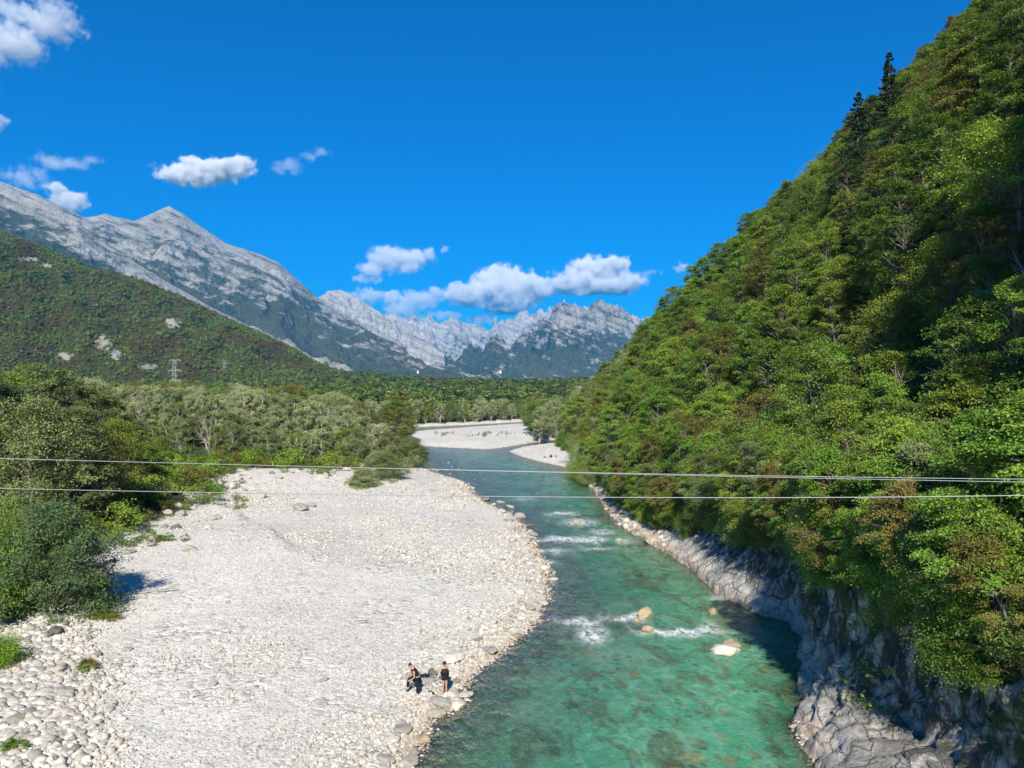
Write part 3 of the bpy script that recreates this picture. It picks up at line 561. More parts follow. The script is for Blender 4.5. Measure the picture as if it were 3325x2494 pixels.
def broad(name, seed, h=11., Rr=3.6, ncl=76, nl=250, leaf=.185, w=.6, flat=.55, low=.12, top=.8, ml=None, mt=None, thick=1.0, stems=1, spread=.235, upn=.9):
    rg = np.random.default_rng(seed); paths = []; C = []; RC = []
    sts = []
    for i in range(stems):
        a = rg.uniform(0, 6.28); lean = rg.uniform(.02, .07) if stems == 1 else rg.uniform(.1, .25)
        tip = np.array([math.cos(a) * lean * h, math.sin(a) * lean * h, h * .9 * rg.uniform(.85, 1)])
        p = curve(np.array([math.cos(a) * .1 * (stems > 1), math.sin(a) * .1 * (stems > 1), -.6]), tip, 0, 9, rg, .012 * h); paths.append((p, np.linspace(.02 * h, .003 * h, 9) * thick / (1 + .3 * (stems - 1)))); sts.append(p)
    for i in range(ncl):
        t_ = low + (1 - low) * ((i + rg.uniform(0, 1)) / ncl) ** .85
        prof = math.sin(math.pi * min(1, max(0.02, ((t_ - low * .6) / (1.06 - low * .6)))) ** top) ** .75
        a = rg.uniform(0, 6.28); lump = .72 + .5 * (.5 + .5 * math.sin(a * 2 + t_ * 9 + seed)) * rg.uniform(.6, 1.15)
        r_ = Rr * prof * lump * math.sqrt(rg.uniform(.22, 1))
        c = np.array([math.cos(a) * r_, math.sin(a) * r_, t_ * h]) 
        st = sts[rg.integers(len(sts))]; zf = np.clip((c[2] - .55 * r_ - .3) / (h * .9), .05, .97); base = np.array([np.interp(zf, np.linspace(0, 1, len(st)), st[:, k]) for k in range(3)])
        c[:2] += base[:2] * .6
        rc = Rr * spread * rg.uniform(.7, 1.35); C.append(c); RC.append(rc)
        paths.append((curve(base, c + np.array([0, 0, -.1 * rc]), .08 * r_, 6, rg, .02 * r_ + .02), np.linspace(.0048 * h, .0012 * h, 6) * thick))
        for k in range(3):
            e = c + rg.normal(size=3) * rc * np.array([.75, .75, .35]); paths.append((curve(c * .7 + base * .3, e, .05 * rc, 4, rg, .03), np.linspace(.0016 * h, .0006 * h, 4) * thick))
    C = np.array(C); RC = np.array(RC); ctint = rg.uniform(0, 1, ncl)
    idx = np.repeat(np.arange(ncl), nl); m = len(idx)
    d = rg.normal(size=(m, 3)); d /= np.linalg.norm(d, axis=1)[:, None]; rr = rg.uniform(0, 1, m) ** .45
    # leaves sit on twigs: pull them to a few rays within each cluster
    ray = rg.normal(size=(ncl, 9, 3)); ray /= np.linalg.norm(ray, axis=2)[:, :, None]; pick = ray[idx, rg.integers(0, 9, m)]
    d = d * .55 + pick * .75
    off = d * rr[:, None] * RC[idx][:, None] * np.array([1.15, 1.15, flat]); off[:, 2] -= .22 * (rr ** 2) * RC[idx]
    p = C[idx] + off
    n = np.stack([C[idx][:, 0] / Rr * .5, C[idx][:, 1] / Rr * .5, np.full(m, upn)], 1) + rg.normal(size=(m, 3)) * .5
    tint = np.clip(.55 * ctint[idx] + .45 * rg.uniform(0, 1, m), 0, 1)
    lv, lq, lt = leaves(rg, p, n, leaf, w, tint)
    tv, tq = tubes(paths)
    return Proto(name, tv, tq, lv, lq, lt, mt or M_BARK, ml or M_GREEN, h, Rr)
def shrub(name, seed, h=5., Rr=4., nst=170, nl=260, leaf=.17, w=.42, ml=None, mt=None):
    """willow shrub: many rods fanning up from the ground, feathery"""
    rg = np.random.default_rng(seed); paths = []; P_, N_, T_ = [], [], []
    for i in range(nst):
        a = rg.uniform(0, 6.28); el = math.acos(rg.uniform(.12, 1.0)); L_ = 1 / math.sqrt((math.cos(el) / h) ** 2 + (math.sin(el) / Rr) ** 2) * rg.uniform(.72, 1.06)
        dirv = np.array([math.cos(a) * math.sin(el), math.sin(a) * math.sin(el), math.cos(el)]); b = np.array([math.cos(a), math.sin(a), 0]) * rg.uniform(0, .35 * Rr)
        e = b * .6 + dirv * L_; p = curve(b * .5 - np.array([0, 0, .3]), e, .12 * L_ * math.sin(el), 6, rg, .03 * L_)
        paths.append((p, np.linspace(.035, .006, 6) * h / 5))
        s = rg.uniform(.25, 1.02, nl) ** .7; q = np.stack([np.interp(s, np.linspace(0, 1, 6), p[:, k]) for k in range(3)], 1) + rg.normal(size=(nl, 3)) * (.085 * L_ * (.5 + .6 * s))[:, None]
        P_.append(q); N_.append(np.tile(dirv * .4 + np.array([0, 0, .5]), (nl, 1)) + rg.normal(size=(nl, 3)) * .6); T_.append(np.clip(rg.uniform(0, 1) * .5 + .5 * rg.uniform(0, 1, nl), 0, 1))
    lv, lq, lt = leaves(rg, np.concatenate(P_), np.concatenate(N_), leaf, w, np.concatenate(T_)); tv, tq = tubes(paths, 4)
    return Proto(name, tv, tq, lv, lq, lt, mt or M_BARK, ml or M_SHRUB, h, Rr)
def spruce(name, seed, h=17., Rr=4.2, ml=None):
    rg = np.random.default_rng(seed); paths = [(np.array([[0, 0, -.6], [0, 0, h * .5], [rg.normal() * .1, 0, h]]), np.array([.22, .14, .02]))]; P_, N_ = [], []
    z = h * .12
    while z < h * .985:
        f = 1 - z / h; nb = 6 if f > .15 else 4
        for k in range(nb):
            if rg.uniform() < .16: continue
            a = rg.uniform(0, 6.28); L_ = Rr * (f ** .8) * rg.uniform(.6, 1.15) + .15; dr = np.array([math.cos(a), math.sin(a), 0])
            b = np.array([0, 0, z]); e = b + dr * L_ + np.array([0, 0, -.12 * L_]); p = curve(b, e, -.10 * L_, 5); p[-1, 2] += .1 * L_; paths.append((p, np.linspace(.035, .008, 5)))
            m = int(30 + 110 * L_ / Rr); s = rg.uniform(.15, 1, m); q = np.stack([np.interp(s, np.linspace(0, 1, 5), p[:, k2]) for k2 in range(3)], 1)
            side = np.array([-dr[1], dr[0], 0]); sw = rg.normal(size=m) * .22 * L_ * (1.15 - s); q += side * sw[:, None]; q[:, 2] -= np.abs(rg.normal(size=m)) * .10 + .15 * np.abs(sw)
            P_.append(q); N_.append(np.array([0, 0, .8]) + rg.normal(size=(m, 3)) * .6)
        z += rg.uniform(.28, .5) * (h / 17)
    lp = np.concatenate(P_); lv, lq, lt = leaves(rg, lp, np.concatenate(N_), .30, .38, rg.uniform(0, 1, len(lp))); tv, tq = tubes(paths)
    return Proto(name, tv, tq, lv, lq, lt, M_BARK, ml or M_NEEDLE, h, Rr)
def bare(name, seed, h=9., nleaf=700, ml=None, spread=.55):
    rg = np.random.default_rng(seed); paths = []; tips = []
    def grow(p, d, L_, r, dep):
        n = 5; pts = [p]; dd = d.copy()
        for i in range(n - 1):
            dd = dd + rg.normal(size=3) * .13 + np.array([0, 0, .05]); dd /= np.linalg.norm(dd); pts.append(pts[-1] + dd * L_ / (n - 1))
        pts = np.array(pts); paths.append((pts, np.linspace(r, r * .55, n)))
        if dep == 0: tips.append(pts[-1]); return
        for k in range(4 if dep > 1 else 4):
            i = rg.integers(1, n); nd = dd + rg.normal(size=3) * spread * np.array([1, 1, .6]) + np.array([0, 0, .1]); nd /= np.linalg.norm(nd)
            grow(pts[i], nd, L_ * rg.uniform(.5, .75), r * .55, dep - 1)
        grow(pts[-1], dd, L_ * .6, r * .55, dep - 1)
    grow(np.array([0, 0, -.5]), np.array([rg.normal() * .12, rg.normal() * .12, 1.]), h * .45, .011 * h, 3)
    tips = np.array(tips); idx = rg.integers(0, len(tips), nleaf); p = tips[idx] + rg.normal(size=(nleaf, 3)) * .25
    lv, lq, lt = leaves(rg, p, np.array([0, 0, .7]) + rg.normal(size=(nleaf, 3)) * .7, .15, .5, rg.uniform(0, 1, nleaf)); tv, tq = tubes(paths, 4)
    return Proto(name, tv, tq, lv, lq, lt, M_PALEBARK, ml or M_OLIVE, h, h * .4)
def clump(name, seed, ml, h=9., Rr=4.2, nf=240, leaf=1.5):
    """far tree: crown of leafy tufts only"""
    rg = np.random.default_rng(seed); nc = 14; C = rg.normal(size=(nc, 3)); C /= np.linalg.norm(C, axis=1)[:, None]; C *= rg.uniform(.3, .85, (nc, 1)); idx = rg.integers(0, nc, nf)
    p = C[idx] + rg.normal(size=(nf, 3)) * .2; n = p + np.array([0, 0, .55]) + rg.normal(size=(nf, 3)) * .35; p = p * np.array([Rr, Rr, h * .5]) + np.array([0, 0, h * .5])
    lv, lq, lt = leaves(rg, p, n, leaf, .8, np.clip(.5 * rg.uniform(0, 1, nc)[idx] + .5 * rg.uniform(0, 1, nf), 0, 1))
    return Proto(name, None, None, lv, lq, lt, None, ml, h, Rr)
BROAD = [broad('broadleaf_a', 1), broad('broadleaf_b', 2, h=12, Rr=3.9, flat=.45, low=.08), broad('broadleaf_c', 3, h=10, Rr=4.3, flat=.7, top=.7, spread=.32), broad('broadleaf_d', 4, h=13, Rr=3.3, low=.1, ncl=80), broad('broadleaf_e', 5, h=8.5, Rr=3.8, ncl=60, flat=.5, stems=2, spread=.34)]
WILL = [broad('willow_a', 11, h=12, Rr=3.0, ncl=84, nl=230, leaf=.26, w=.34, flat=.8, low=.25, ml=M_WILLOW, mt=M_PALEBARK, stems=2, upn=.6), broad('willow_b', 12, h=13, Rr=3.3, ncl=90, nl=230, leaf=.26, w=.34, flat=.75, low=.22, ml=M_WILLOW, mt=M_PALEBARK, stems=3, upn=.6),
        broad('willow_c', 13, h=11, Rr=3.5, ncl=90, nl=230, leaf=.26, w=.34, flat=.85, low=.1, ml=M_WILLOW, mt=M_PALEBARK, stems=2, upn=.6)]
SHR = [shrub('shrub_a', 21), shrub('shrub_b', 22, h=4.2, Rr=3.4, nst=140), shrub('shrub_c', 23, h=6, Rr=3.6)]
BIG = broad('big_shrub', 29, h=6.6, Rr=4.3, ncl=170, nl=230, leaf=.21, w=.30, flat=.85, low=.0, top=.42, stems=6, spread=.20, ml=M_SHRUB, upn=.6)
SPR = [spruce('spruce_a', 31), spruce('spruce_b', 32, h=15, Rr=2.6)]
BARE = [bare('bare_a', 41), bare('bare_b', 42, h=8, nleaf=1500, spread=.7), bare('bare_c', 43, h=10, nleaf=400)]
UND = [broad('low_a', 51, h=2.2, Rr=1.7, ncl=16, nl=75, leaf=.17, low=.05, spread=.4), broad('low_b', 52, h=1.6, Rr=1.5, ncl=14, nl=70, leaf=.16, low=.05, spread=.42)]
def variants(lst, mats): return {m.name: [p.recolor(m) for p in lst] for m in mats}
M_SHRUBD = leafmat('leaf_shrub_dark', [(0, (0.088, 0.156, 0.056)), (1, (0.188, 0.269, 0.106))], .25)
BV = variants(BROAD, [M_SHRUB, M_GREEN, M_FRESH, M_OLIVE, M_DARK]); UV = variants(UND, [M_GREEN, M_OLIVE, M_FRESH, M_DARK])
WV = {'leaf_willow': WILL, 'leaf_green': [w.recolor(M_GREEN) for w in WILL], 'leaf_shrub': [w.recolor(M_SHRUB) for w in WILL], 'leaf_olive': [w.recolor(M_OLIVE) for w in WILL]}
SV = {'leaf_shrub': SHR, 'leaf_fresh': [s.recolor(M_FRESH) for s in SHR], 'leaf_willow': [s.recolor(M_WILLOW) for s in SHR], 'leaf_green': [s.recolor(M_GREEN) for s in SHR], 'leaf_dark': [s.recolor(M_DARK) for s in SHR]}
FARP = [clump('far_%d' % i, 60 + i, M_FARG) for i in range(4)]; FARRU = [p.recolor(M_FARR) for p in FARP]; FARD = [p.recolor(M_FARD) for p in FARP]; FARW = [p.recolor(M_WILLOW) for p in FARP]
# ---------------------------------------------------------------- geometry-node scatter for the uncountable masses
def scatter(name, protos, pts, scl, rotz, idx, tilt=None, label=None, cat=None, kind='stuff', rot=None):
    col = bpy.data.collections.new(name + '_kinds')
    for i, p in enumerate(protos):
        me = p.whole if isinstance(p, Proto) else p
        o = bpy.data.objects.new('%s_kind_%02d' % (name, i), me); col.objects.link(o)
    pts = np.asarray(pts, np.float32); n = len(pts)
    m = bpy.data.meshes.new(name); m.vertices.add(n); m.vertices.foreach_set('co', pts.ravel())
    scl = np.asarray(scl, np.float32); scl = np.repeat(scl[:, None], 3, 1) if scl.ndim == 1 else scl
    a = m.attributes.new('scl', 'FLOAT_VECTOR', 'POINT'); a.data.foreach_set('vector', scl.ravel())
    rt = np.zeros((n, 3), np.float32) if rot is None else np.asarray(rot, np.float32); rt[:, 2] = rotz
    a = m.attributes.new('rot', 'FLOAT_VECTOR', 'POINT'); a.data.foreach_set('vector', rt.ravel())
    a = m.attributes.new('kid', 'INT', 'POINT'); a.data.foreach_set('value', np.asarray(idx, np.int32))
    o = link(name, m); ng = bpy.data.node_groups.new(name + '_scatter', 'GeometryNodeTree')
    ng.interface.new_socket('Geometry', in_out='INPUT', socket_type='NodeSocketGeometry'); ng.interface.new_socket('Geometry', in_out='OUTPUT', socket_type='NodeSocketGeometry')
    N = ng.nodes.new; gi = N('NodeGroupInput'); go = N('NodeGroupOutput'); ip = N('GeometryNodeInstanceOnPoints'); ci = N('GeometryNodeCollectionInfo')
    ci.inputs['Collection'].default_value = col; ci.inputs['Separate Children'].default_value = True; ci.inputs['Reset Children'].default_value = True; ip.inputs['Pick Instance'].default_value = True
    def na(nm, ty):
        x = N('GeometryNodeInputNamedAttribute'); x.data_type = ty; x.inputs['Name'].default_value = nm
        return [s for s in x.outputs if s.enabled and s.name == 'Attribute'][0]
    L = ng.links.new; L(gi.outputs[0], ip.inputs['Points']); L(ci.outputs[0], ip.inputs['Instance']); L(na('kid', 'INT'), ip.inputs['Instance Index'])
    L(na('scl', 'FLOAT_VECTOR'), ip.inputs['Scale']); e2 = N('FunctionNodeEulerToRotation'); L(na('rot', 'FLOAT_VECTOR'), e2.inputs[0]); L(e2.outputs[0], ip.inputs['Rotation'])
    L(ip.outputs[0], go.inputs[0]); md = o.modifiers.new('scatter', 'NODES'); md.node_group = ng
    return tag(o, label, cat, kind=kind)
# ---------------------------------------------------------------- where the plants stand
rgp = np.random.default_rng(7)
PL = []      # dict(x,y,z,proto,s,rz,kind,zone,mat)
def put(x, y, proto, s, kind, zone, mat, z=None, sink=.2, tilt=(0, 0), force=False, label=None, sxy=1.0):
    z = zat(x, y) if z is None else z
    PL.append(dict(x=x, y=y, z=z - sink, p=proto, s=s, rz=rgp.uniform(0, 6.28), kind=kind, zone=zone, mat=mat, tilt=tilt, force=force, label=label, sxy=sxy))
def pick(rg, table):
    r = rg.uniform(); a = 0
    for k, w in table:
        a += w
        if r <= a: return k
    return table[-1][0]
# --- right hillside and riverside terrace
st = 4.7
xs = np.arange(10, 260, st); ys = np.arange(-70, 352, st)
GX, GY = np.meshgrid(xs, ys, indexing='ij'); GX = GX + rgp.uniform(-.45, .45, GX.shape) * st; GY = GY + rgp.uniform(-.45, .45, GY.shape) * st
gz, gl, (g1, g2, g3_, g4) = terrain(GX, GY, False)
col_n = fbm(GX / 28, GY / 28, oct=3, seed=101); col_m = fbm(GX / 16, GY / 16, oct=2, seed=105)
inland = g3_ - shelf_(GY)
for i in range(GX.shape[0]):
    for j in range(GX.shape[1]):
        x, y, z, inl = GX[i, j], GY[i, j], gz[i, j], inland[i, j]
        if inl < 1.6 + (1.5 if y < 110 else .3) or g4[i, j] > 25: continue
        if y < 30 and x < .70 * max(y, 0) + 5: continue
        tx = x - toe_(y)
        near = y < 110
        if z > 200 and y > 0: continue
        if math.hypot(x, y) < 20: continue
        # keep the camera's own surroundings clear
        ax = 512 + F * x / y if y > 1 else 9999
        ay = 384 - F * (z - HC) / y if y > 1 else 0
        if y > 1 and (ax > 1200 or ay < -60): 
            if not (y < 45 and x < 60 and y > -10): continue
        if y < 1 and (x > 75 or y < -60): continue
        up = np.clip((z - 20) / 60, 0, 1)
        right = np.clip((ax - 700) / 300, 0, 1) if y > 1 else 1
        if tx < 0:       # terrace and river edge: lighter, looser trees
            mt = pick(rgp, [('leaf_green', .48), ('leaf_fresh', .40), ('leaf_olive', .12)]); s = rgp.uniform(.7, 1.1) * (.8 if inl < 5 else 1)
            if y < 60: s *= .80
            zone = 'bank'
        else:
            w = col_n[i, j]
            if w > .24: tb = [('leaf_olive', .35), ('leaf_green', .65)]
            elif w < -.2: tb = [('leaf_fresh', .55), ('leaf_green', .45)]
            else: tb = [('leaf_green', .72), ('leaf_olive', .06), ('leaf_fresh', .22)]
            if right > .5 and up > .2 and rgp.uniform() < .35: tb = [('leaf_olive', .5), ('leaf_dark', .5)]
            mt = pick(rgp, tb); s = rgp.uniform(.75, 1.3); zone = 'slope'
            if rgp.uniform() < .05: 
                put(x, y, SPR[rgp.integers(2)], rgp.uniform(.5, .75), 'spruce_tree', zone, 'needle', z); continue
            if tx < 14 and 36 < y < 92 and rgp.uniform() < .65: continue         # hollow behind the terrace
        if rgp.uniform() < (.03 if tx > 0 else .06): put(x, y, BARE[rgp.integers(3)], rgp.uniform(.8, 1.2), 'bare_tree', zone, 'leaf_olive', z); continue
        lst = BV[mt]; put(x, y, lst[rgp.integers(len(lst))], s, 'broadleaf_tree', zone, mt, z, tilt=(rgp.normal() * .05, -.10 if tx > 0 else -.08))
# spruces that stand clear of the skyline
def place_px(dx, dtop, dist, proto, kind, zone, mat, h, z=None, **kw):
    """a plant whose top shows at overview pixel (dx,dtop), standing dist metres away, h tall"""
    px, py = D(dx, dtop); x = (px - 512) / F * dist; zt = HC + (384 - py) / F * dist
    put(x, dist, proto, h / proto.h, kind, zone, mat, z=zt - h, sink=0, force=True, **kw)
def place_sky(dx, dtop, proto, kind, zone, mat, h, lo=60, hi=262, **kw):
    """same, at the distance where its foot meets the slope"""
    px, py = D(dx, dtop); best = None
    for d_ in np.arange(lo, hi, 2.):
        x = (px - 512) / F * d_; zt = HC + (384 - py) / F * d_ - h
        e = abs(zat(x, d_) - zt)
        if best is None or e < best[0]: best = (e, d_)
    place_px(dx, dtop, best[1], proto, kind, zone, mat, h, **kw)
place_sky(1853, 190, SPR[0], 'spruce_tree', 'skyline', 'needle', 28, 150, 262, label='dark ragged spruce rising out of the skyline of the steep wooded slope, lower of two')
place_sky(1921, 108, SPR[1], 'spruce_tree', 'skyline', 'needle', 26, 150, 262, label='dark ragged spruce on the skyline of the steep wooded slope, higher of two')
place_sky(2100, -10, SPR[0], 'spruce_tree', 'skyline', 'needle', 18, 100, 262)
place_sky(2060, 60, SPR[1], 'spruce_tree', 'skyline', 'needle', 10, 100, 262)
for dx, dt, dd, h in [(1915, 770, 62, 9), (1960, 425, 90, 10), (2110, 480, 80, 9), (1790, 840, 58, 7), (2195, 800, 42, 8), (1680, 870, 66, 6)]:
    place_px(dx, dt, dd, BARE[(dx // 7) % 3], 'bare_tree', 'slope', 'leaf_olive', h)
place_px(1640, 900, 75, BARE[1], 'bare_tree', 'bank', 'leaf_olive', 7)
place_px(1740, 880, 62, BARE[1], 'bare_tree', 'bank', 'leaf_olive', 7.5)
place_px(2010, 860, 55, BARE[1], 'bare_tree', 'bank', 'leaf_olive', 8.5)
place_px(1860, 1010, 50, BARE[1], 'bare_tree', 'bank', 'leaf_olive', 6)
place_px(2120, 1090, 38, BARE[1], 'bare_tree', 'bank', 'leaf_olive', 6)
place_px(1330, 900, 125, BARE[1], 'bare_tree', 'bank', 'leaf_olive', 7)
# bright trees leaning over the near bank, their tops at the horizon
for dx, dt, dd, pr, mt, h in [(1330, 880, 120, 1, 'leaf_fresh', 9), (1440, 860, 105, 0, 'leaf_green', 9.5), (1540, 770, 120, 3, 'leaf_fresh', 14), (1530, 905, 88, 2, 'leaf_olive', 9), (1690, 880, 66, 4, 'leaf_fresh', 9), (1800, 930, 58, 2, 'leaf_olive', 8),
                              (1930, 915, 54, 1, 'leaf_fresh', 8.5), (2080, 890, 47, 0, 'leaf_fresh', 9), (2190, 780, 40, 3, 'leaf_olive', 10), (1250, 850, 175, 1, 'leaf_fresh', 11), (1200, 865, 195, 2, 'leaf_willow', 10), (1165, 880, 205, 0, 'leaf_willow', 9.5)]:
    lst = BV.get(mt) or WV['leaf_willow']; place_px(dx, dt, dd, lst[pr % len(lst)], 'broadleaf_tree', 'bank', mt, h, tilt=(0, -.05), sxy=1.15)
place_px(2205, 250, 62, BV['leaf_fresh'][1], 'broadleaf_tree', 'slope', 'leaf_fresh', 12, sxy=1.1); place_px(2190, 600, 45, BV['leaf_fresh'][0], 'broadleaf_tree', 'slope', 'leaf_fresh', 7)
place_px(1800, 470, 130, BV['leaf_fresh'][2], 'broadleaf_tree', 'slope', 'leaf_fresh', 10)
# --- bushes and leaning trees rooted in the cliff itself
for k in range(520):
    i = int(rgp.uniform(0, len(su) - 1)); y_ = sy[i]
    if y_ < 24 and rgp.uniform() < .5: continue
    lo_ = .72 if y_ < 50 else .66 if y_ < 62 else .66 if y_ < 94 else .5
    j = int(rgp.uniform(lo_, .99) ** (1.0) * (NR - 1)); x, y, z = CX2[i, j], CY2[i, j], CZ2[i, j]
    mt = pick(rgp, [('leaf_green', .4), ('leaf_shrub', .2), ('leaf_fresh', .3), ('leaf_olive', .1)])
    if rgp.uniform() < .45: lst = SV.get(mt) or SV['leaf_green']; put(x, y, lst[rgp.integers(3)], rgp.uniform(.25, .55), 'bush', 'cliff', mt, z=z, tilt=(0, -.45), sink=.2)
    else: lst = BV.get(mt) or BV['leaf_green']; put(x, y, lst[rgp.integers(5)], rgp.uniform(.28, .55), 'bush', 'cliff', mt, z=z, tilt=(rgp.normal() * .15, -.4), sink=.3)
for y_ in np.concatenate([np.arange(26, 80, 3.0), np.arange(80, 118, 3.6)]):
    i = int(np.argmin(np.abs(sy - y_ - rgp.uniform(-1, 1)))); j = int(rgp.uniform(.9, .99) * (NR - 1)); mt = pick(rgp, [('leaf_green', .45), ('leaf_fresh', .43), ('leaf_olive', .12)])
    put(CX2[i, j], CY2[i, j], BV[mt][rgp.integers(5)], rgp.uniform(.5, .78), 'broadleaf_tree', 'bank', mt, z=CZ2[i, j], tilt=(rgp.normal() * .1, -.3), sink=.3)
for k in range(60):       # beach side and far bank edge
    y_ = rgp.uniform(118, 215); xb = float(np.interp(y_, [118, 135, 143, 151, 163, 177, 193, 215], [12.5, 12, 12.5, 13, 13.5, 12.5, 14, 30])); mt = pick(rgp, [('leaf_green', .4), ('leaf_willow', .3), ('leaf_shrub', .3)])
    put(xb + rgp.uniform(0, 3), y_, SV[mt][rgp.integers(3)], rgp.uniform(.4, .85), 'bush', 'cliff', mt, sink=.3)
# --- tall riverside trees standing beside the camera's bridge, outside the frame: they shade the near cliff
for k in range(34):
    y_ = rgp.uniform(-22, 30); x_ = max(18.5, .70 * y_ + 5.5) + rgp.uniform(0, 9)
    put(x_, y_, BV['leaf_green'][rgp.integers(5)], rgp.uniform(.95, 1.25), 'broadleaf_tree', 'bank', 'leaf_green')
# --- left bank: near willow shrub, tall trees at the frame edge, belt of silver willows
def put_px(dx, dbase, proto, h, kind, zone, mat, w=None, **kw):
    """a plant whose foot shows at overview pixel (dx,dbase) on the terrain"""
    px, py = D(dx, dbase); z = 1.0
    for _ in range(12):
        x, y = unproj(px, py, z); z = zat(x, y)
    put(x, y, proto, h / proto.h, kind, zone, mat, sxy=(w / (2 * proto.r) / (h / proto.h) if w else 1.0), force=True, **kw)
put_px(118, 1318, BIG.recolor(M_SHRUBD), 6.9, 'willow_shrub', 'left', 'leaf_green', w=8.9, label='big dark green willow shrub bulging over the gravel, nearest on its bank')
put_px(35, 1270, SV['leaf_green'][2], 6.8, 'willow_shrub', 'left', 'leaf_green', w=7, label='dark green willow shrub cut by the frame edge beside the biggest shrub')
put_px(-60, 1330, SV['leaf_fresh'][1], 6.5, 'willow_shrub', 'left', 'leaf_fresh', w=7, label='yellow green shrub tip cut off by the left frame edge')
put_px(-40, 1440, SV['leaf_fresh'][1], 1.9, 'willow_shrub', 'left', 'leaf_fresh', w=4, label='small yellow green shrub above the boulders at the left frame edge')
for dx, db, pr, mt, h, w in [(150, 1135, 1, 'leaf_shrub', 11.5, 9), (60, 1150, 2, 'leaf_shrub', 12, 9), (225, 1120, 4, 'leaf_olive', 8.5, 5.5), (190, 1060, 0, 'leaf_shrub', 12.5, 9), (95, 1075, 3, 'leaf_shrub', 15, 9), (10, 1090, 1, 'leaf_dark', 13, 9), (-60, 1120, 0, 'leaf_green', 14, 10),
                             (240, 1062, 2, 'leaf_green', 8.5, 7.5), (258, 1040, 1, 'leaf_green', 8.5, 8), (240, 1100, 0, 'leaf_green', 6.5, 6), (150, 1010, 1, 'leaf_shrub', 15, 9), (50, 1020, 0, 'leaf_green', 16, 9), (225, 1000, 2, 'leaf_green', 12, 8), (-40, 1030, 3, 'leaf_green', 16, 10), (-150, 1080, 3, 'leaf_green', 15, 10)]:
    put_px(dx, db, BV[mt][pr], h, 'broadleaf_tree', 'left edge', mt, w=w)
for dx, db, pr, mt, h in [(0, 1010, 0, 'leaf_shrub', 13), (110, 1000, 1, 'leaf_shrub', 13), (190, 990, 2, 'leaf_willow', 13.5), (60, 985, 1, 'leaf_willow', 14.5), (-40, 1000, 1, 'leaf_willow', 14)]: put_px(dx, db, WV[mt][pr], h, 'willow_tree', 'left edge', mt)
belt = [(285, 995), (700, 992), (800, 978), (860, 960), (885, 945)]
for row in range(9):
    y0 = 128 + row * 8.5
    for x in np.arange(-100 - row * 6, -17.5 - row * 1.6, 3.9):
        xx, yy = x + rgp.uniform(-1.2, 1.2), y0 + rgp.uniform(-2.5, 2.5) + (max(0, (xx_ := x) + 40)) * .12
        if sdpoly(np.array([xx]), np.array([yy]), TLP)[0] < 1.0: continue
        px = 512 + F * xx / yy
        if px < -60: continue
        if row == 0: mt = pick(rgp, [('leaf_shrub', .45), ('leaf_green', .4), ('leaf_willow', .15)]); h = rgp.uniform(5, 8)
        elif row == 1: mt = pick(rgp, [('leaf_shrub', .35), ('leaf_green', .2), ('leaf_willow', .45)]); h = rgp.uniform(7, 9)
        elif row < 5: mt = pick(rgp, [('leaf_willow', .8), ('leaf_shrub', .2)]); h = rgp.uniform(9.8, 11.6)
        else: mt = pick(rgp, [('leaf_olive', .35), ('leaf_green', .35), ('leaf_willow', .3)]); h = rgp.uniform(10.3, 12.4)
        pr = WV[mt][rgp.integers(3)]; put(xx, yy, pr, h / pr.h, 'willow_tree', 'belt', mt)
for dx, db, h, mt in [(850, 975, 13, 'leaf_green'), (868, 962, 13, 'leaf_olive'), (830, 980, 10, 'leaf_olive'), (880, 955, 9, 'leaf_green')]: put_px(dx, db, BV[mt][1], h, 'broadleaf_tree', 'belt end', mt)
for dx, db, h, w, mt, lb in [(885, 1008, 5.0, 6.6, 'leaf_shrub', 'round feathery willow shrub by the river bend at the end of the tree belt'), (828, 1034, 3.6, 5.6, 'leaf_shrub', 'rounded green shrub beside the gravel ridge, middle of three near the river bend'),
                         (785, 1050, 2.3, 4.0, 'leaf_willow', 'low grey green shrub on gravel, nearest of three near the river bend'), (340, 1018, 4.6, 5.0, 'leaf_green', 'rounded green shrub standing out on the gravel in front of the tree belt'),
                         (655, 985, 4.2, 5., 'leaf_shrub', 'grey green shrub at the foot of the willow belt'), (810, 1010, 2.6, 3.4, 'leaf_willow', 'small grey shrub behind the three shrubs of the gravel ridge'), (770, 962, 3.5, 6, 'leaf_green', 'dark green shrub on the bank below the willow belt')]:
    put_px(dx, db, BIG.recolor({'leaf_shrub': M_SHRUB, 'leaf_willow': M_WILLOW, 'leaf_green': M_GREEN}[mt]), h * 1.12, 'willow_shrub', 'left', mt, w=w * 1.35, label=lb)
put_px(455, 985, BARE[0], 8, 'bare_tree', 'belt', 'leaf_olive', label='bare pinkish trunk at the front edge of the willow belt')
for x_, y_, h_ in ((-36.8, 40.5, 9.5), (-42, 43, 9), (-41, 36, 9)): put(x_, y_, BV['leaf_shrub'][1], h_ / BV['leaf_shrub'][1].h, 'broadleaf_tree', 'left', 'leaf_shrub', sxy=1.25)     # outside the frame: shades the boulder pile
# far bank
far_pts = []
for x in np.arange(-62, 80, 4.2):
    for row in range(3):
        yy = float(np.interp(x, [-90, -37, -18, 8, 60], [284, 277, 293, 320, 332])) + 7 + row * 7 + rgp.uniform(-2, 2); xx = x + rgp.uniform(-1.5, 1.5)
        mt = pick(rgp, [('leaf_willow', .55), ('leaf_shrub', .25), ('leaf_green', .2)]); pr = WV[mt][rgp.integers(3)]; put(xx, yy, pr, rgp.uniform(6, 9.0) / pr.h, 'willow_tree', 'far bank', mt)

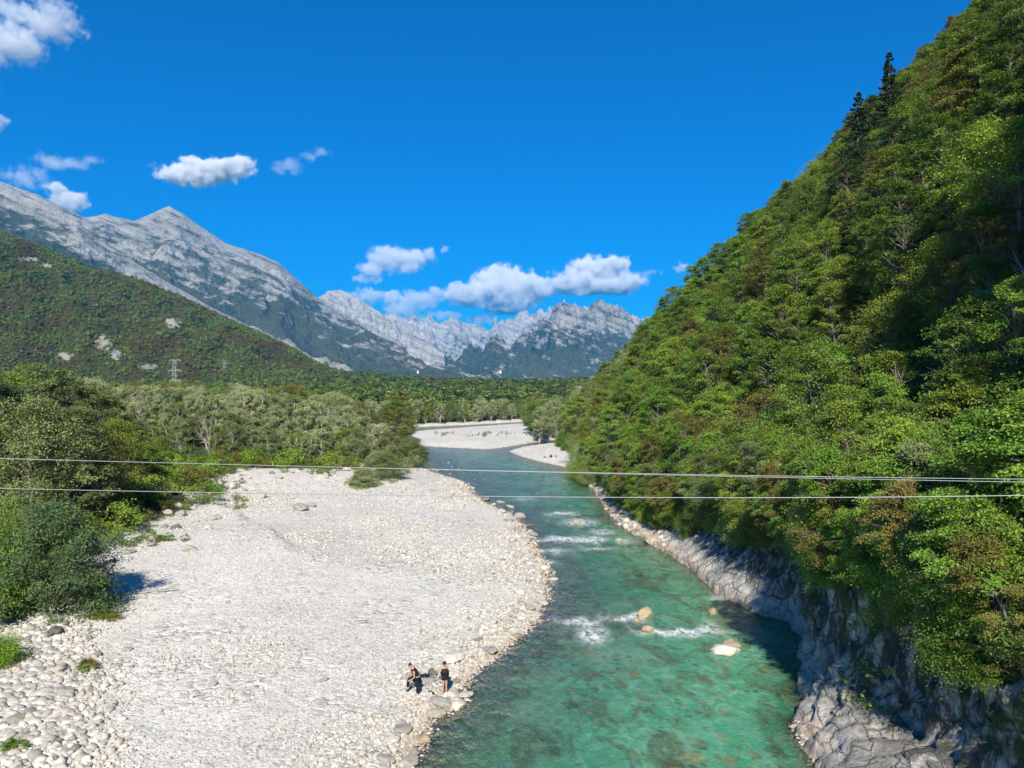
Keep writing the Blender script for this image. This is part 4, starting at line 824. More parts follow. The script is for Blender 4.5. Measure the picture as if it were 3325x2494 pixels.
for x in np.arange(7, 58, 3.6):          # woods on the right part of the gravel island
    for y_ in np.arange(200, 306, 6.5):
        xx, yy = x + rgp.uniform(-1.4, 1.4), y_ + rgp.uniform(-2, 2); z_ = terrain(np.array([xx]), np.array([yy]), False)
        if z_[1][0] < .4 or xx < 5.5 + (yy < 215) * .5: continue
        mt = pick(rgp, [('leaf_green', .4), ('leaf_willow', .25), ('leaf_shrub', .35)]); lst = WV[mt] if rgp.uniform() < .6 else BV.get(mt, BV['leaf_green']); pr = lst[rgp.integers(3)]
        put(xx, yy, pr, rgp.uniform(6.5, 10) / pr.h, 'willow_tree', 'island', mt, z=float(z_[0][0]))
# ---- visibility of each plant by splatting discs, nearest first
W_, H_ = 512, 384; buf = np.full((H_, W_), -1, int)
order = sorted(range(len(PL)), key=lambda i: math.hypot(PL[i]['x'], PL[i]['y']))
yyg, xxg = np.mgrid[0:H_, 0:W_]
vis = np.zeros(len(PL), int)
for i in order:
    q = PL[i]
    if q['y'] < 5: continue
    h = q['p'].h * q['s']; r = q['p'].r * q['s'] * q['sxy']; cx = 256 + F / 2 * q['x'] / q['y']; zc = q['z'] + h * .58; cyy = 192 - F / 2 * (zc - HC) / q['y']; rx = F / 2 * r * .8 / q['y']; ry = F / 2 * h * .42 / q['y']
    x0, x1, y0, y1 = int(max(0, cx - rx)), int(min(W_, cx + rx + 1)), int(max(0, cyy - ry)), int(min(H_, cyy + ry + 1))
    if x0 >= x1 or y0 >= y1: continue
    sub = buf[y0:y1, x0:x1]; m_ = (((xxg[y0:y1, x0:x1] - cx) / (rx + .5)) ** 2 + ((yyg[y0:y1, x0:x1] - cyy) / (ry + .5)) ** 2 < 1) & (sub < 0)
    vis[i] = m_.sum(); sub[m_] = i
N_IND = 285
cand = [i for i in np.argsort(-vis) if vis[i] > 0 and PL[i]['kind'] not in ('willow_shrub',)]
ind = set(cand[:N_IND]) | {i for i, q in enumerate(PL) if q['force'] and vis[i] > 0}
# ---- descriptions
CN = {'leaf_green': 'mid green', 'leaf_fresh': 'lime green', 'leaf_olive': 'olive', 'leaf_dark': 'dark green', 'leaf_willow': 'silver green', 'leaf_shrub': 'grey green', 'needle': 'dark'}
def where(q):
    px = 512 + F * q['x'] / q['y']; py = 384 - F * (q['z'] + q['p'].h * q['s'] * .55 - HC) / q['y']
    if q['zone'] in ('slope', 'skyline'):
        v = 'topmost' if py < 130 else 'high' if py < 250 else 'halfway up' if py < 340 else 'low'
        return '%s on the steep slope, %s' % (v, 'skyline side' if px - (574 + (393 - py)) < 55 else 'frame edge side' if px > 930 else 'inner part')
    if q['zone'] == 'bank': return 'on right bank ' + ('above near cliff' if px > 800 else 'above pale rock slab' if px > 680 else 'beside the rapids' if px > 600 else 'by the gravel beach')
    if q['zone'] == 'cliff': return 'hanging over ' + ('the near cliff' if px > 800 else 'the pale rock slab' if px > 650 else 'the far right bank')
    if q['zone'] == 'left edge': return 'in the left thicket, ' + ('front side' if py > 450 else 'back side')
    if q['zone'] in ('belt', 'belt end'): return 'in the belt behind gravel, ' + ('left of pylon' if px < 165 else 'right of pylon' if px < 270 else 'middle' if px < 340 else 'river end')
    if q['zone'] == 'far bank': return 'on the far bank behind gravel island'
    if q['zone'] == 'island': return 'at the bend beyond the gravel beach'
    return 'on the left gravel bank'
def sizeword(q): h = q['p'].h * q['s']; return 'tall' if h > 10.5 else 'medium' if h > 7 else 'small'
KW = {'broadleaf_tree': 'tree', 'willow_tree': 'willow', 'spruce_tree': 'spruce', 'bare_tree': 'tree', 'bush': 'bush', 'willow_shrub': 'willow shrub'}
n_of = {}
TREE_OBS = []
for i in sorted(ind, key=lambda i: -vis[i]):
    q = PL[i]; k = q['kind']; e = bpy.data.objects.new(k, None); COL.objects.link(e); e.location = (q['x'], q['y'], q['z']); e.empty_display_size = .5
    e.rotation_euler = (q['tilt'][0], q['tilt'][1], 0)
    s = q['s']; 
    lb = q['label'] or ('%s %s %s %s' % (sizeword(q), CN[q['mat']] if k != 'bare_tree' else 'leafless', KW[k] if k != 'bare_tree' else 'pale branched tree', where(q))).replace('leafless pale', 'sparse pale')
    tag(e, lb, 'bush' if k in ('bush', 'willow_shrub') else 'tree', group={'slope': 'trees on the steep right slope', 'skyline': 'trees on the steep right slope', 'bank': 'trees along the right river bank', 'cliff': 'bushes over the right bank rocks', 'left': 'shrubs on the left gravel bank',
        'left edge': 'trees of the thicket at the left edge', 'belt': 'trees of the belt behind the gravel', 'belt end': 'trees of the belt behind the gravel', 'far bank': 'trees on the far bank', 'island': 'trees at the river bend beyond the gravel beach'}[q['zone']])
    for nm, me in (('trunk', q['p'].trunk), ('crown', q['p'].crown)):
        c = link(nm if k not in ('bush', 'willow_shrub') else {'trunk': 'stems', 'crown': 'foliage'}[nm], me, e); c.rotation_euler = (0, 0, q['rz']); c.scale = (s * q['sxy'], s * q['sxy'], s)
rest = [q for i, q in enumerate(PL) if i not in ind]
protos = []; pid = {}
def pidx(p):
    if id(p) not in pid: pid[id(p)] = len(protos); protos.append(p)
    return pid[id(p)]
def flush(name, qs, label):
    global protos, pid
    if not qs: return
    protos = []; pid = {}
    ii = [pidx(q['p']) for q in qs]
    scatter(name, protos, [(q['x'], q['y'], q['z']) for q in qs], np.array([(q['s'] * q['sxy'],) * 2 + (q['s'],) for q in qs]), [q['rz'] for q in qs], ii, label=label, cat='forest')
flush('slope_forest', [q for q in rest if q['zone'] in ('slope', 'skyline', 'bank', 'cliff')], 'dense mixed forest covering the steep slope on the right river bank')
flush('valley_forest', [q for q in rest if q['zone'] not in ('slope', 'skyline', 'bank', 'cliff')], 'trees filling the left side woods behind the front row')
# ---- undergrowth on the slope and terrace
n = 9000; x = rgp.uniform(12, 170, n); y = rgp.uniform(22, 340, n); z, l_, (a1, a2, a3, a4) = terrain(x, y, False)
ax = 512 + F * x / y; ay = 384 - F * (z - HC) / y; ok = (a3 - shelf_(y) > 1.3) & (ax < 1080) & (ay > -40) & (rgp.uniform(0, 1, n) < np.clip(90 / y, .15, 1)); x, y, z = x[ok], y[ok], z[ok]
up = UV['leaf_green'] + UV['leaf_olive'] + UV['leaf_fresh'] + UV['leaf_dark']
scatter('slope_undergrowth', up, np.stack([x, y, z - .1], 1), rgp.uniform(.6, 1.6, len(x)) * (1 + .5 * (y > 120)), rgp.uniform(0, 6.28, len(x)), rgp.integers(0, len(up), len(x)), label='low leafy undergrowth covering the steep slope between the trees', cat='undergrowth')
# understory at the foot of the belt and the left thicket
n = 2600; x = rgp.uniform(-90, -12, n); y = rgp.uniform(45, 215, n); s_ = sdpoly(x, y, TLP); ok = (s_ > -.3) & (s_ < 9); x, y = x[ok], y[ok]; z = terrain(x, y, False)[0]
up = UV['leaf_green'] + UV['leaf_fresh'] + UV['leaf_olive']
scatter('bank_undergrowth', up, np.stack([x, y, z - .1], 1), rgp.uniform(.5, 1.5, len(x)), rgp.uniform(0, 6.28, len(x)), rgp.integers(0, len(up), len(x)), label='low leafy undergrowth along the foot of the left tree belt', cat='undergrowth')
# ---- the far woods: valley floor, wooded hill, valley rise
pts = []; sc = []; kid = []
n = 21000; x = rgp.uniform(-1, 1, n); y = 205 + 2300 * rgp.uniform(0, 1, n) ** 1.7; x = (-.72 + 1.0 * rgp.uniform(0, 1, n)) * y
z, l_, (a1, a2, a3, a4) = terrain(x, y, False); ok = (((a4 > 24) & (y > 330)) | ((a1 > 20) & (sdpoly(x, y, TLP) > 4) & (y > 200) & (x < -50))) & (a3 < 0) ; ok &= ~((y < 700) & (x > .14 * y)); x, y, z = x[ok], y[ok], z[ok]
mead = fbm(x / 160, y / 420, oct=2, seed=131) > .42; x, y, z = x[~mead], y[~mead], z[~mead]
pts.append(np.stack([x, y, z - .5], 1)); sc.append(rgp.uniform(.6, 1.1, len(x)) * np.clip(y / 900, 1, 1.5) * np.interp(y, [200, 450], [.85, .95])); kid.append(np.where((y < 345) & (rgp.uniform(0, 1, len(x)) < .5), rgp.integers(8, 12, len(x)), rgp.integers(0, 4, len(x)) + 4 * (rgp.uniform(0, 1, len(x)) < .08)))
scatter('valley_woods', FARD[:2] + FARP[:2] + FARRU + FARW, pts[0], sc[0], rgp.uniform(0, 6.28, len(x)), kid[0], label='far valley woods spreading over the flat valley floor to the mountains', cat='forest')
def cover(G, n, name, label, s0, rustp, skip):
    px, xx, yy, zz, V = G; nu, nv = V.shape; u = rgp.uniform(0, nu - 1.01, n); v = rgp.uniform(0, 150, n)
    vi = rgp.uniform(0, 1, n); vi = np.clip(vi, 0, .999) * (nv - 14 + 3); iu, iv = u.astype(int), vi.astype(int); fu, fv = u - iu, vi - iv
    def bl(A): return A[iu, iv] * (1 - fu) * (1 - fv) + A[iu + 1, iv] * fu * (1 - fv) + A[iu, iv + 1] * (1 - fu) * fv + A[iu + 1, iv + 1] * fu * fv
    x, y, z = bl(xx), bl(yy), bl(zz); ppx = (512 + F * x / y) * 2.16016; ppy = (384 - F * (z - HC) / y) * 2.16016
    keep = np.ones(n, bool)
    for a, b, c, d in skip: keep &= ((ppx - a) / (c * .75)) ** 2 + ((ppy - b) / (d * .75)) ** 2 > rgp.uniform(.2, 1.3, n)
    x, y, z, ppx, ppy = x[keep], y[keep], z[keep], ppx[keep], ppy[keep]; m = len(x)
    w = fbm(ppx / 90, ppy / 38, oct=4, seed=141) + rgp.normal(size=m) * .12; rust = w > rustp
    scatter(name, (FARP if s0 < 1 else FARD[:2] + FARP[:2]) + FARRU, np.stack([x, y, z - 1.0], 1), rgp.uniform(.55, 1.25, m) * s0 * (y / 1500) ** .5, rgp.uniform(0, 6.28, m), rgp.integers(0, 4, m) + 4 * rust, label=label, cat='forest')
cover(HG, 22000, 'hill_forest', 'green and rust coloured forest covering the near hill on the left', .74, .12, PATCH)
cover(RG, 8000, 'rise_forest', 'blue green forest covering the low rise before the far mountains', 1.3, .5, [(770, 812, 30, 5)])
# ---------------------------------------------------------------- stones
import bmesh
def stone_mesh(seed, sub=2, flat=.62, rough=.28, mat=None):
    bm = bmesh.new(); bmesh.ops.create_icosphere(bm, subdivisions=sub, radius=1); rg = np.random.default_rng(seed)
    co = np.array([v.co[:] for v in bm.verts]); co0 = co.copy()
    for i in range(7):                                       # a few broken faces, then worn round
        n = rg.normal(size=3); n /= np.linalg.norm(n); d = co @ n; lim = rg.uniform(.62, .9); co -= np.clip(d - lim, 0, None)[:, None] * n * .85
    co *= (1 + rough * fbm(co0[:, 0] * 1.1 + seed, co0[:, 1] * 1.1, co0[:, 2] * 1.1, oct=3, seed=seed))[:, None]
    co *= np.array([1, rg.uniform(.6, .85), flat * rg.uniform(.75, 1.2)])
    for v, c in zip(bm.verts, co): v.co = c
    me = bpy.data.meshes.new('stone'); bm.to_mesh(me); bm.free(); me.polygons.foreach_set('use_smooth', np.ones(len(me.polygons), bool)); me.materials.append(mat); return me
def stone_mat(name, bed=False, ochre=False, grey=False):
    t = NT(name); oi = t.n('ObjectInfo'); P = t.pos(); sep = t.n('SeparateXYZ'); t.l(P, sep.inputs[0]); zz = sep.outputs[2]
    c = stone_color(t, P, zz, oi.outputs['Random'])
    n = t.noise(P, 5, 5, .65); c = t.mix(1.0, c, t.ramp(n, [(.3, .74), (.7, 1.02)]), 'MULTIPLY')
    c = t.mix(1.0, c, (1.0, .965, .90), 'MULTIPLY')
    else_ = t.math('FRACT', t.math('MULTIPLY', oi.outputs['Random'], 5.7)); c = t.mix(1.0, c, t.ramp(else_, [(0, .62), (.3, .84), (1, 1.0)]), 'MULTIPLY')
    if grey: c = t.mix(1.0, c, t.ramp(t.math('FRACT', t.math('MULTIPLY', oi.outputs['Random'], 7.3)), [(0, .66), (.4, .85), (1, 1.0)]), 'MULTIPLY')
    if ochre: c = t.mix(t.ramp(t.noise(P, 1.8, 4), [(.3, .35), (.6, .95)]), c, (.36, .26, .15))
    if bed: c = t.mix(t.math('MULTIPLY', zz, -5.0, clamp=True), c, t.ramp(oi.outputs['Random'], [(0, (.10, .10, .05)), (.4, (.26, .24, .14)), (.7, (.38, .24, .09)), (1, (.42, .42, .36))]))
    return t.done(t.bsdf(c, .8, t.bump(n, .4, .05), spec=.25))
M_STONE = stone_mat('pale_stone'); M_BED = stone_mat('riverbed_stone', True)
ST = [stone_mesh(300 + i, 2, mat=M_STONE) for i in range(10)]; STB = [stone_mesh(340 + i, 2, mat=M_BED) for i in range(6)]; M_OCHRE = stone_mat('ochre_stone', ochre=True); OCH = [stone_mesh(430 + i, 4, .6, .34, M_OCHRE) for i in range(4)]; M_BOU = stone_mat('grey_boulder', grey=True); BOU = [stone_mesh(400 + i, 4, .56, .42, M_BOU) for i in range(8)]
rs = np.random.default_rng(77)
def samp(n, x0, x1, y0, y1, p=1.0):
    u = rs.uniform(0, 1, n); y = y0 * (y1 / y0) ** (u ** p); x = x0 + (x1 - x0) * rs.uniform(0, 1, n); return x, y
n = 260000; y = 29 * (230 / 29.) ** rs.uniform(0, 1, n); x = rs.uniform(-.72, .25, n) * y
d_ = terrain(x, y, False); z, land, (a1, a2, a3, a4) = d_
bold = fbm(x / 9, y / 12, oct=4, seed=301)
rub = np.exp(-((x + .655 * y) / 3.5) ** 2) * sstep(54, 50, y) * 1.6 + np.exp(-((y - 113 - .1 * (x + 30)) / 9.) ** 2) * .9 + .8 * np.exp(-((y - 92) / 16.) ** 2) * (x < -6) + .6 * sstep(88, 70, y) * sstep(56, 66, y) * (x > -22)
edge = np.exp(-np.abs(a1 - 1.0) / 2.6)
coarse = np.clip(bold * 1.3 + rub + edge * 1.2 - .18, 0, 1.7)
rad = (.045 + .055 * rs.uniform(0, 1, n)) + coarse * .14 * rs.uniform(.15, 1, n) ** 2.6
pile = np.exp(-((x + .655 * y) / 3.0) ** 2) * sstep(52, 49, y) * sstep(29, 33, y); rad = rad + np.where(rs.uniform(0, 1, n) < pile, .19 * rs.uniform(.1, 1, n) ** 1.6, 0)
want = np.clip(.03 + coarse * .5, 0, .8) * np.clip(rad * F / y / 1.0, .12, 1)
ok = ((a1 > -.8) | (a2 > 0)) & (veg_ok := (sdpoly(x, y, TLP) < 1)) & (rs.uniform(0, 1, n) < want) & (rad * F / y > .55)
x, y, z, rad, a1 = x[ok], y[ok], z[ok], rad[ok], a1[ok]
print('gravel stones', len(x))
scl = rad[:, None] * rs.uniform(.8, 1.25, (len(x), 3)); rot = rs.normal(size=(len(x), 3)) * .22
scatter('gravel_stones', ST, np.stack([x, y, np.maximum(z, -.05) + rad * .12], 1), scl, rs.uniform(0, 6.28, len(x)), rs.integers(0, len(ST), len(x)), label='loose pale river stones strewn over the white gravel bank', cat='stones', rot=rot)
# pebble lag in the shallows and on the bed
n = 60000; y = 27 * (200 / 27.) ** rs.uniform(0, 1, n); x = rs.uniform(-.16, .52, n) * y; z, land, (a1, a2, a3, a4) = terrain(x, y, False)
ok = (land < .3) & (land > -9) & (rs.uniform(0, 1, n) < np.exp(-np.maximum(-land, 0) / 3.0)); x, y, z, land = x[ok], y[ok], z[ok], land[ok]
rad = .07 + .24 * rs.uniform(0, 1, len(x)) ** 3; rad = np.minimum(rad, .10 + .1 * np.abs(z) + .08 * (rs.uniform(0, 1, len(x)) < .05))
scatter('riverbed_stones', STB, np.stack([x, y, z + rad * .1], 1), rad[:, None] * rs.uniform(.8, 1.3, (len(x), 3)), rs.uniform(0, 6.28, len(x)), rs.integers(0, len(STB), len(x)), label='ochre and grey stones lying on the river bed in the shallows', cat='stones', rot=rs.normal(size=(len(x), 3)) * .2)
# rubble along the right bank and beach
n = 22000; y = 30 * (200 / 30.) ** rs.uniform(0, 1, n); x = rs.uniform(-.02, .62, n) * y; z, land, (a1, a2, a3, a4) = terrain(x, y, False)
ok = (a3 > -.3) & (((y > 72) & (a3 < 6)) | ((y > 145) & (a3 < 18))) & (rs.uniform(0, 1, n) < np.where(y > 145, .35, .9)); x, y, z = x[ok], y[ok], z[ok]
rad = np.where(y > 143, .08, .14) + np.where(y > 143, .12, .42) * rs.uniform(0, 1, len(x)) ** 3
scatter('bank_rubble', ST, np.stack([x, y, z + rad * .15 + np.where(y < 40, .3, 0)], 1), rad[:, None] * rs.uniform(.8, 1.3, (len(x), 3)), rs.uniform(0, 6.28, len(x)), rs.integers(0, len(ST), len(x)), label='loose rubble and stones along the foot of the right bank', cat='stones', rot=rs.normal(size=(len(x), 3)) * .3)
# ---- boulders one can point to
def boulder(x, y, r, label, group, z=None, sx=1., sz=1., rz=None, sink=.25, name='boulder', mesh=None):
    zz = zat(x, y) if z is None else z
    if ('ochre' in label and 'stained' not in label) or 'wet' in label or 'pink' in label: mesh = mesh or OCH[rs.integers(len(OCH))]
    o = link(name, mesh or BOU[rs.integers(len(BOU))], loc=(x, y, zz + r * .55 * sz - r * sink)); o.scale = (r * sx, r, r * sz); o.rotation_euler = (rs.normal() * .12, rs.normal() * .12, rs.uniform(0, 6.28) if rz is None else rz)
    return tag(o, label, 'boulder', group=group)
def bpx(dx, dy, wpx, label, group, z0=None, **kw):
    px, py = D(dx, dy); z = 0.
    for _ in range(8): x, y = unproj(px, py, z); z = max(zat(x, y), -.12) if z0 is None else z0
    return boulder(x, y, wpx / 2.16 * y / F / 2 * 1.08, label, group, z=z, **kw)
bpx(1564, 1414, 58, 'big smooth pale boulder standing alone in the green water', 'boulders in the river', z0=-.15, rz=.1, sx=1.05, sz=.9)
bpx(1580, 1402, 40, 'ochre wet rock right behind the big pale boulder in the river', 'boulders in the river', z0=-.28)
for a, b, c, l in [(1393, 1335, 40, 'ochre rock breaking the rapids in mid river, nearest the foam'), (1398, 1368, 32, 'low ochre rock in the foam below the rapids rock'), (1540, 1327, 26, 'small ochre rock in the river by the dark cliff water'), (1375, 1343, 18, 'small wet rock beside the ochre rapids rock'),
                   (1392, 1158, 26, 'ochre rock between the upper rapids and the right bank'), (1337, 1170, 16, 'small ochre rock in the upper rapids'), (1245, 1132, 20, 'wet ochre stone at the head of the upper rapids'), (1325, 1118, 18, 'pale rock pair by the right bank, left one'), (1345, 1122, 22, 'pale rock pair by the right bank, right one'),
                   (1408, 1175, 40, 'pink pale rock slab at the right bank by the upper rapids'), (1372, 1092, 34, 'pale block at the foot of the right bank bushes'), (1320, 1058, 40, 'pale block at the waterline under the right bank bushes, upstream'), (1270, 1030, 26, 'pale rock at the upstream end of the right bank rocks')]:
    bpx(a, b, c, l, 'boulders in the river', z0=-.12)
for a, b, c, l in [(955, 1585 - 65, 52, 'flat pale boulder beside the woman, at the water edge'), (985, 1527, 38, 'round pale boulder at the water edge in front of the woman, left of two'), (1007, 1505, 36, 'round pale boulder in the water in front of the woman, right of two'), (985, 1555, 28, 'small round pale boulder in the shallows below the woman'), (893, 1475 - 13, 34, 'grey boulder between the man and the woman'),
                   (938, 1468, 22, 'small grey boulder behind the woman'), (905, 1485, 30, 'grey boulder behind the man'), (870, 1580, 46, 'beige flat boulder at the river edge, at the bottom of the photo'), (850, 1600, 34, 'grey boulder left of the beige flat boulder'), (830, 1645, 44, 'grey boulder cut by the bottom of the photo'), (885, 1650, 48, 'broad beige boulder at the bottom, river side'),
                   (1010, 1560, 20, 'yellow mossy stone in the shallows below the woman'), (915, 1600, 34, 'ochre wet stone at the river edge by the beige boulders'), (980, 1425, 50, 'long flat grey boulder behind the couple, on the gravel'), (1060, 1410, 34, 'grey boulder nearest the water behind the couple'), (882, 1297, 18, 'small isolated grey stone on the smooth gravel'),
                   (945, 1545, 44, 'large pale slab at the woman\'s feet'), (1030, 1385, 24, 'warm grey boulder on the river edge upstream of the couple')]:
    bpx(a, b, c, l, 'boulders near the couple', sz=.75)
for a, b, c, l in [(30, 1430, 60, 'big pale boulder in the pile at the left frame edge'), (130, 1450, 48, 'grey boulder at the right end of the shaded pile'), (118, 1370, 50, 'grey boulder in the shade of the big shrub'), (140, 1500, 46, 'tan boulder at the foot of the left boulder pile'), (95, 1350, 40, 'blue grey boulder deep in the shrub shade'), (140, 1545, 40, 'flat pale boulder below the left pile'),
                   (35, 1560, 46, 'pale boulder near the bottom left corner'), (205, 1465, 26, 'dark grey stone alone right of the left pile'), (275, 1405, 24, 'grey angular stone on the gravel right of the pile'), (250, 1440, 22, 'tan stone on the gravel right of the pile'), (195, 1180, 34, 'flat dark grey stone in front of the left thicket'), (410, 1190, 30, 'flat dark stone alone on the smooth upper gravel'), (280, 1195, 26, 'pale flat stone by the weeds in front of the left thicket'),
                   (650, 1100, 46, 'reddish grey boulder among the big stones of the upper gravel'), (668, 1094, 26, 'dark boulder next to the reddish grey boulder'), (560, 1075, 34, 'pale rounded boulder in the upper gravel, left of the reddish one'), (500, 1055, 40, 'big pale boulder on the old channel bank'), (420, 1080, 44, 'large flat pale boulder on the gravel mound'), (335, 1070, 40, 'broken pale boulder right of the thicket shade'),
                   (370, 1062, 38, 'pale boulder on top of the gravel mound'), (700, 1470, 20, 'small dark stone on the middle of the gravel'), (460, 1480, 20, 'small grey stone on the lower gravel')]:
    bpx(a, b, c, l, 'boulders of the left gravel', sz=.8)
# further boulders, largest first, by place
pl = []
def reg(n_, xr, yr, wr, lab, grp, cond):
    k_ = 0; tr = 0
    while k_ < n_ and tr < 1500:
        tr += 1; dx, dy = rs.uniform(*xr), rs.uniform(*yr); px, py = D(dx, dy); x, y = unproj(px, py, .6); z, l_, aa = terrain(np.array([x]), np.array([y]), False)
        if not cond(float(aa[0][0]), float(aa[2][0])): continue
        w = rs.uniform(*wr)
        if any((dx - a) ** 2 + (dy - b) ** 2 < ((w + c) * .42) ** 2 for a, b, c in pl): continue
        pl.append((dx, dy, w)); bpx(dx, dy, w, lab, grp, sz=rs.uniform(.65, 1)); k_ += 1
reg(47, (-30, 215), (1335, 1600), (15, 40), 'one of the grey rounded boulders packed in the pile at the left frame edge', 'boulders of the left pile', lambda a, r: a > 2)
reg(34, (230, 470), (1030, 1150), (14, 30), 'one of the pale boulders heaped on the mound right of the thicket', 'boulders of the gravel mound', lambda a, r: a > 2)
reg(34, (300, 900), (1000, 1040), (10, 22), 'one of the pale stones lining the bank under the tree belt', 'boulders under the tree belt', lambda a, r: a > 2)
reg(40, (1000, 1210), (1080, 1360), (13, 26), 'one of the ochre stained stones along the inner river bend', 'boulders of the river bend', lambda a, r: -.7 < a < 1.8)
reg(16, (820, 1120), (1360, 1659), (12, 28), 'one of the ochre stained stones at the near river edge', 'boulders of the near river edge', lambda a, r: -.9 < a < 1.3)
reg(40, (1230, 1480), (1020, 1190), (10, 30), 'one of the pale pinkish blocks heaped along the right bank', 'blocks of the right bank', lambda a, r: -.3 < r < 4)
reg(14, (930, 1060), (1000, 1040), (4, 8), 'one of the stones showing in the upstream shallows', 'stones of the upstream shallows', lambda a, r: -6 < a < .5)
# ---------------------------------------------------------------- people
def skinbody(name, nodes, edges, mat, parent=None, root='pelvis', sub=1):
    fat = 1.0 if name == 'body' else 1.32                     # cloth lies outside the body
    nodes = {k: (*v[:3], *[q * fat for q in v[3:]]) for k, v in nodes.items()}
    ks = list(nodes); ix = {k: i for i, k in enumerate(ks)}
    m = bpy.data.meshes.new(name); m.from_pydata([nodes[k][:3] for k in ks], [(ix[a], ix[b]) for a, b in edges], []); m.materials.append(mat)
    o = link(name, m, parent); md = o.modifiers.new('skin', 'SKIN'); md.use_smooth_shade = True
    for k in ks:
        v = m.skin_vertices[0].data[ix[k]]; r = nodes[k][3]; r2 = nodes[k][4] if len(nodes[k]) > 4 else r; v.radius = (r, r2); v.use_root = (k == root)
    if root not in ix: m.skin_vertices[0].data[0].use_root = True
    sd = o.modifiers.new('smooth', 'SUBSURF'); sd.levels = sub; sd.render_levels = sub
    return o
SKIN = simple('skin', (.52, .27, .17), .5, .35); HAIR = simple('dark_hair', (.018, .013, .01), .5, .3); BLACK = simple('black_cloth', (.016, .017, .022), .85, .2, .2, 20); NAVY = simple('dark_trousers', (.014, .016, .024), .85, .2, .2, 20)
GREY = simple('grey_shoe', (.22, .23, .25), .7); WHITE = simple('white_sole', (.6, .6, .58), .7); BAGM = simple('grey_bag', (.10, .095, .12), .6); LIP = simple('lips', (.4, .14, .11), .5); EYE = simple('eye_dark', (.02, .015, .012), .3)
def blob(name, c, r, mat, parent, sub=2):
    bm = bmesh.new(); bmesh.ops.create_icosphere(bm, subdivisions=sub, radius=1)
    for v in bm.verts: v.co = Vector((v.co.x * r[0] + c[0], v.co.y * r[1] + c[1], v.co.z * r[2] + c[2]))
    me = bpy.data.meshes.new(name); bm.to_mesh(me); bm.free(); me.polygons.foreach_set('use_smooth', np.ones(len(me.polygons), bool)); me.materials.append(mat); return link(name, me, parent)
def hand(nd, ed, key, wrist, d, side, curl=.5):
    """palm plus five separate fingers; d = direction of the hand, side = towards the thumb"""
    w = Vector(wrist); d = Vector(d).normalized(); s_ = (Vector(side) - d * Vector(side).dot(d)).normalized(); n = d.cross(s_)
    p = w + d * .075; nd[key + '_palm'] = (*p, .034, .018); ed.append((key, key + '_palm'))
    for i, (o_, l_) in enumerate([(.030, .072), (.010, .08), (-.010, .074), (-.029, .058)]):
        a = p + d * .035 + s_ * o_; b = a + d * l_ * .5 - n * .01 * curl; c = b + (d * (1 - curl * .7) - n * curl).normalized() * l_ * .5
        for q, v in (('a', a), ('b', b), ('c', c)): nd['%s_f%d%s' % (key, i, q)] = (*v, .0085)
        ed += [(key + '_palm', '%s_f%da' % (key, i)), ('%s_f%da' % (key, i), '%s_f%db' % (key, i)), ('%s_f%db' % (key, i), '%s_f%dc' % (key, i))]
    a = w + d * .04 + s_ * .04; b = a + (d * .7 + s_ * .7).normalized() * .04
    nd[key + '_t0'] = (*a, .011); nd[key + '_t1'] = (*b, .009); ed += [(key, key + '_t0'), (key + '_t0', key + '_t1')]
def head(e, c, fwd, hair='short'):
    f = Vector(fwd).normalized(); s_ = Vector((0, 0, 1)).cross(f).normalized(); u = f.cross(s_); c = Vector(c)
    for sg in (-1, 1):
        blob('eye', c + f * .088 + s_ * sg * .032 + u * .01, (.011, .011, .009), EYE, e, 1); 
    blob('mouth', c + f * .090 - u * .055, (.02, .02, .007), LIP, e, 1)
    if hair == 'short': blob('hair', c - f * .018 + u * .038, (.092, .092, .088), HAIR, e)
    else:
        blob('hair', c - f * .022 + u * .03, (.10, .10, .10), HAIR, e); blob('hair_bun', c - f * .10 + u * .075, (.05, .05, .045), HAIR, e)
# --- bending man, black T-shirt and trousers, one foot on a stone
px, py = D(902, 1503); mx, my = unproj(px, py, .35); mz = zat(mx, my); mx, my = unproj(px, py, mz)
man = tag(link('person', None, loc=(mx, my, mz)), 'person in black T-shirt and dark trousers bending forward on the gravel, left of two', 'person')
nd = dict(pelvis=(-.03, .03, .93, .125, .10), belly=(-.06, .03, 1.05, .13, .105), chest=(-.17, .03, 1.24, .15, .11), neckb=(-.26, .02, 1.40, .08), neck=(-.30, .015, 1.45, .052), head=(-.37, .0, 1.52, .085, .08), crown=(-.395, -.0, 1.60, .075), nose=(-.475, -.01, 1.505, .014), earr=(-.36, -.085, 1.52, .016), earl=(-.36, .085, 1.52, .016),
          shr=(-.18, -.17, 1.32, .06), elr=(-.12, -.24, 1.04, .042), wrr=(-.30, -.20, .87, .028), shl=(-.26, .19, 1.32, .06), ell=(-.42, .22, 1.08, .042), wrl=(-.55, .12, .88, .028),
          hipr=(.0, -.07, .86, .095), knr=(.03, -.06, .48, .062), anr=(0, -.04, .10, .042), her=(.03, -.04, .04, .035), toer=(-.13, -.05, .03, .035), hipl=(-.08, .10, .88, .095), knl=(-.46, .12, .80, .064), anl=(-.52, .14, .36, .042), hel=(-.49, .14, .29, .035), toel=(-.66, .14, .28, .034))
ed = [('pelvis', 'belly'), ('belly', 'chest'), ('chest', 'neckb'), ('neckb', 'neck'), ('neck', 'head'), ('head', 'crown'), ('head', 'nose'), ('head', 'earr'), ('head', 'earl'), ('chest', 'shr'), ('shr', 'elr'), ('elr', 'wrr'), ('chest', 'shl'), ('shl', 'ell'), ('ell', 'wrl'),
      ('pelvis', 'hipr'), ('hipr', 'knr'), ('knr', 'anr'), ('anr', 'her'), ('anr', 'toer'), ('pelvis', 'hipl'), ('hipl', 'knl'), ('knl', 'anl'), ('anl', 'hel'), ('anl', 'toel')]
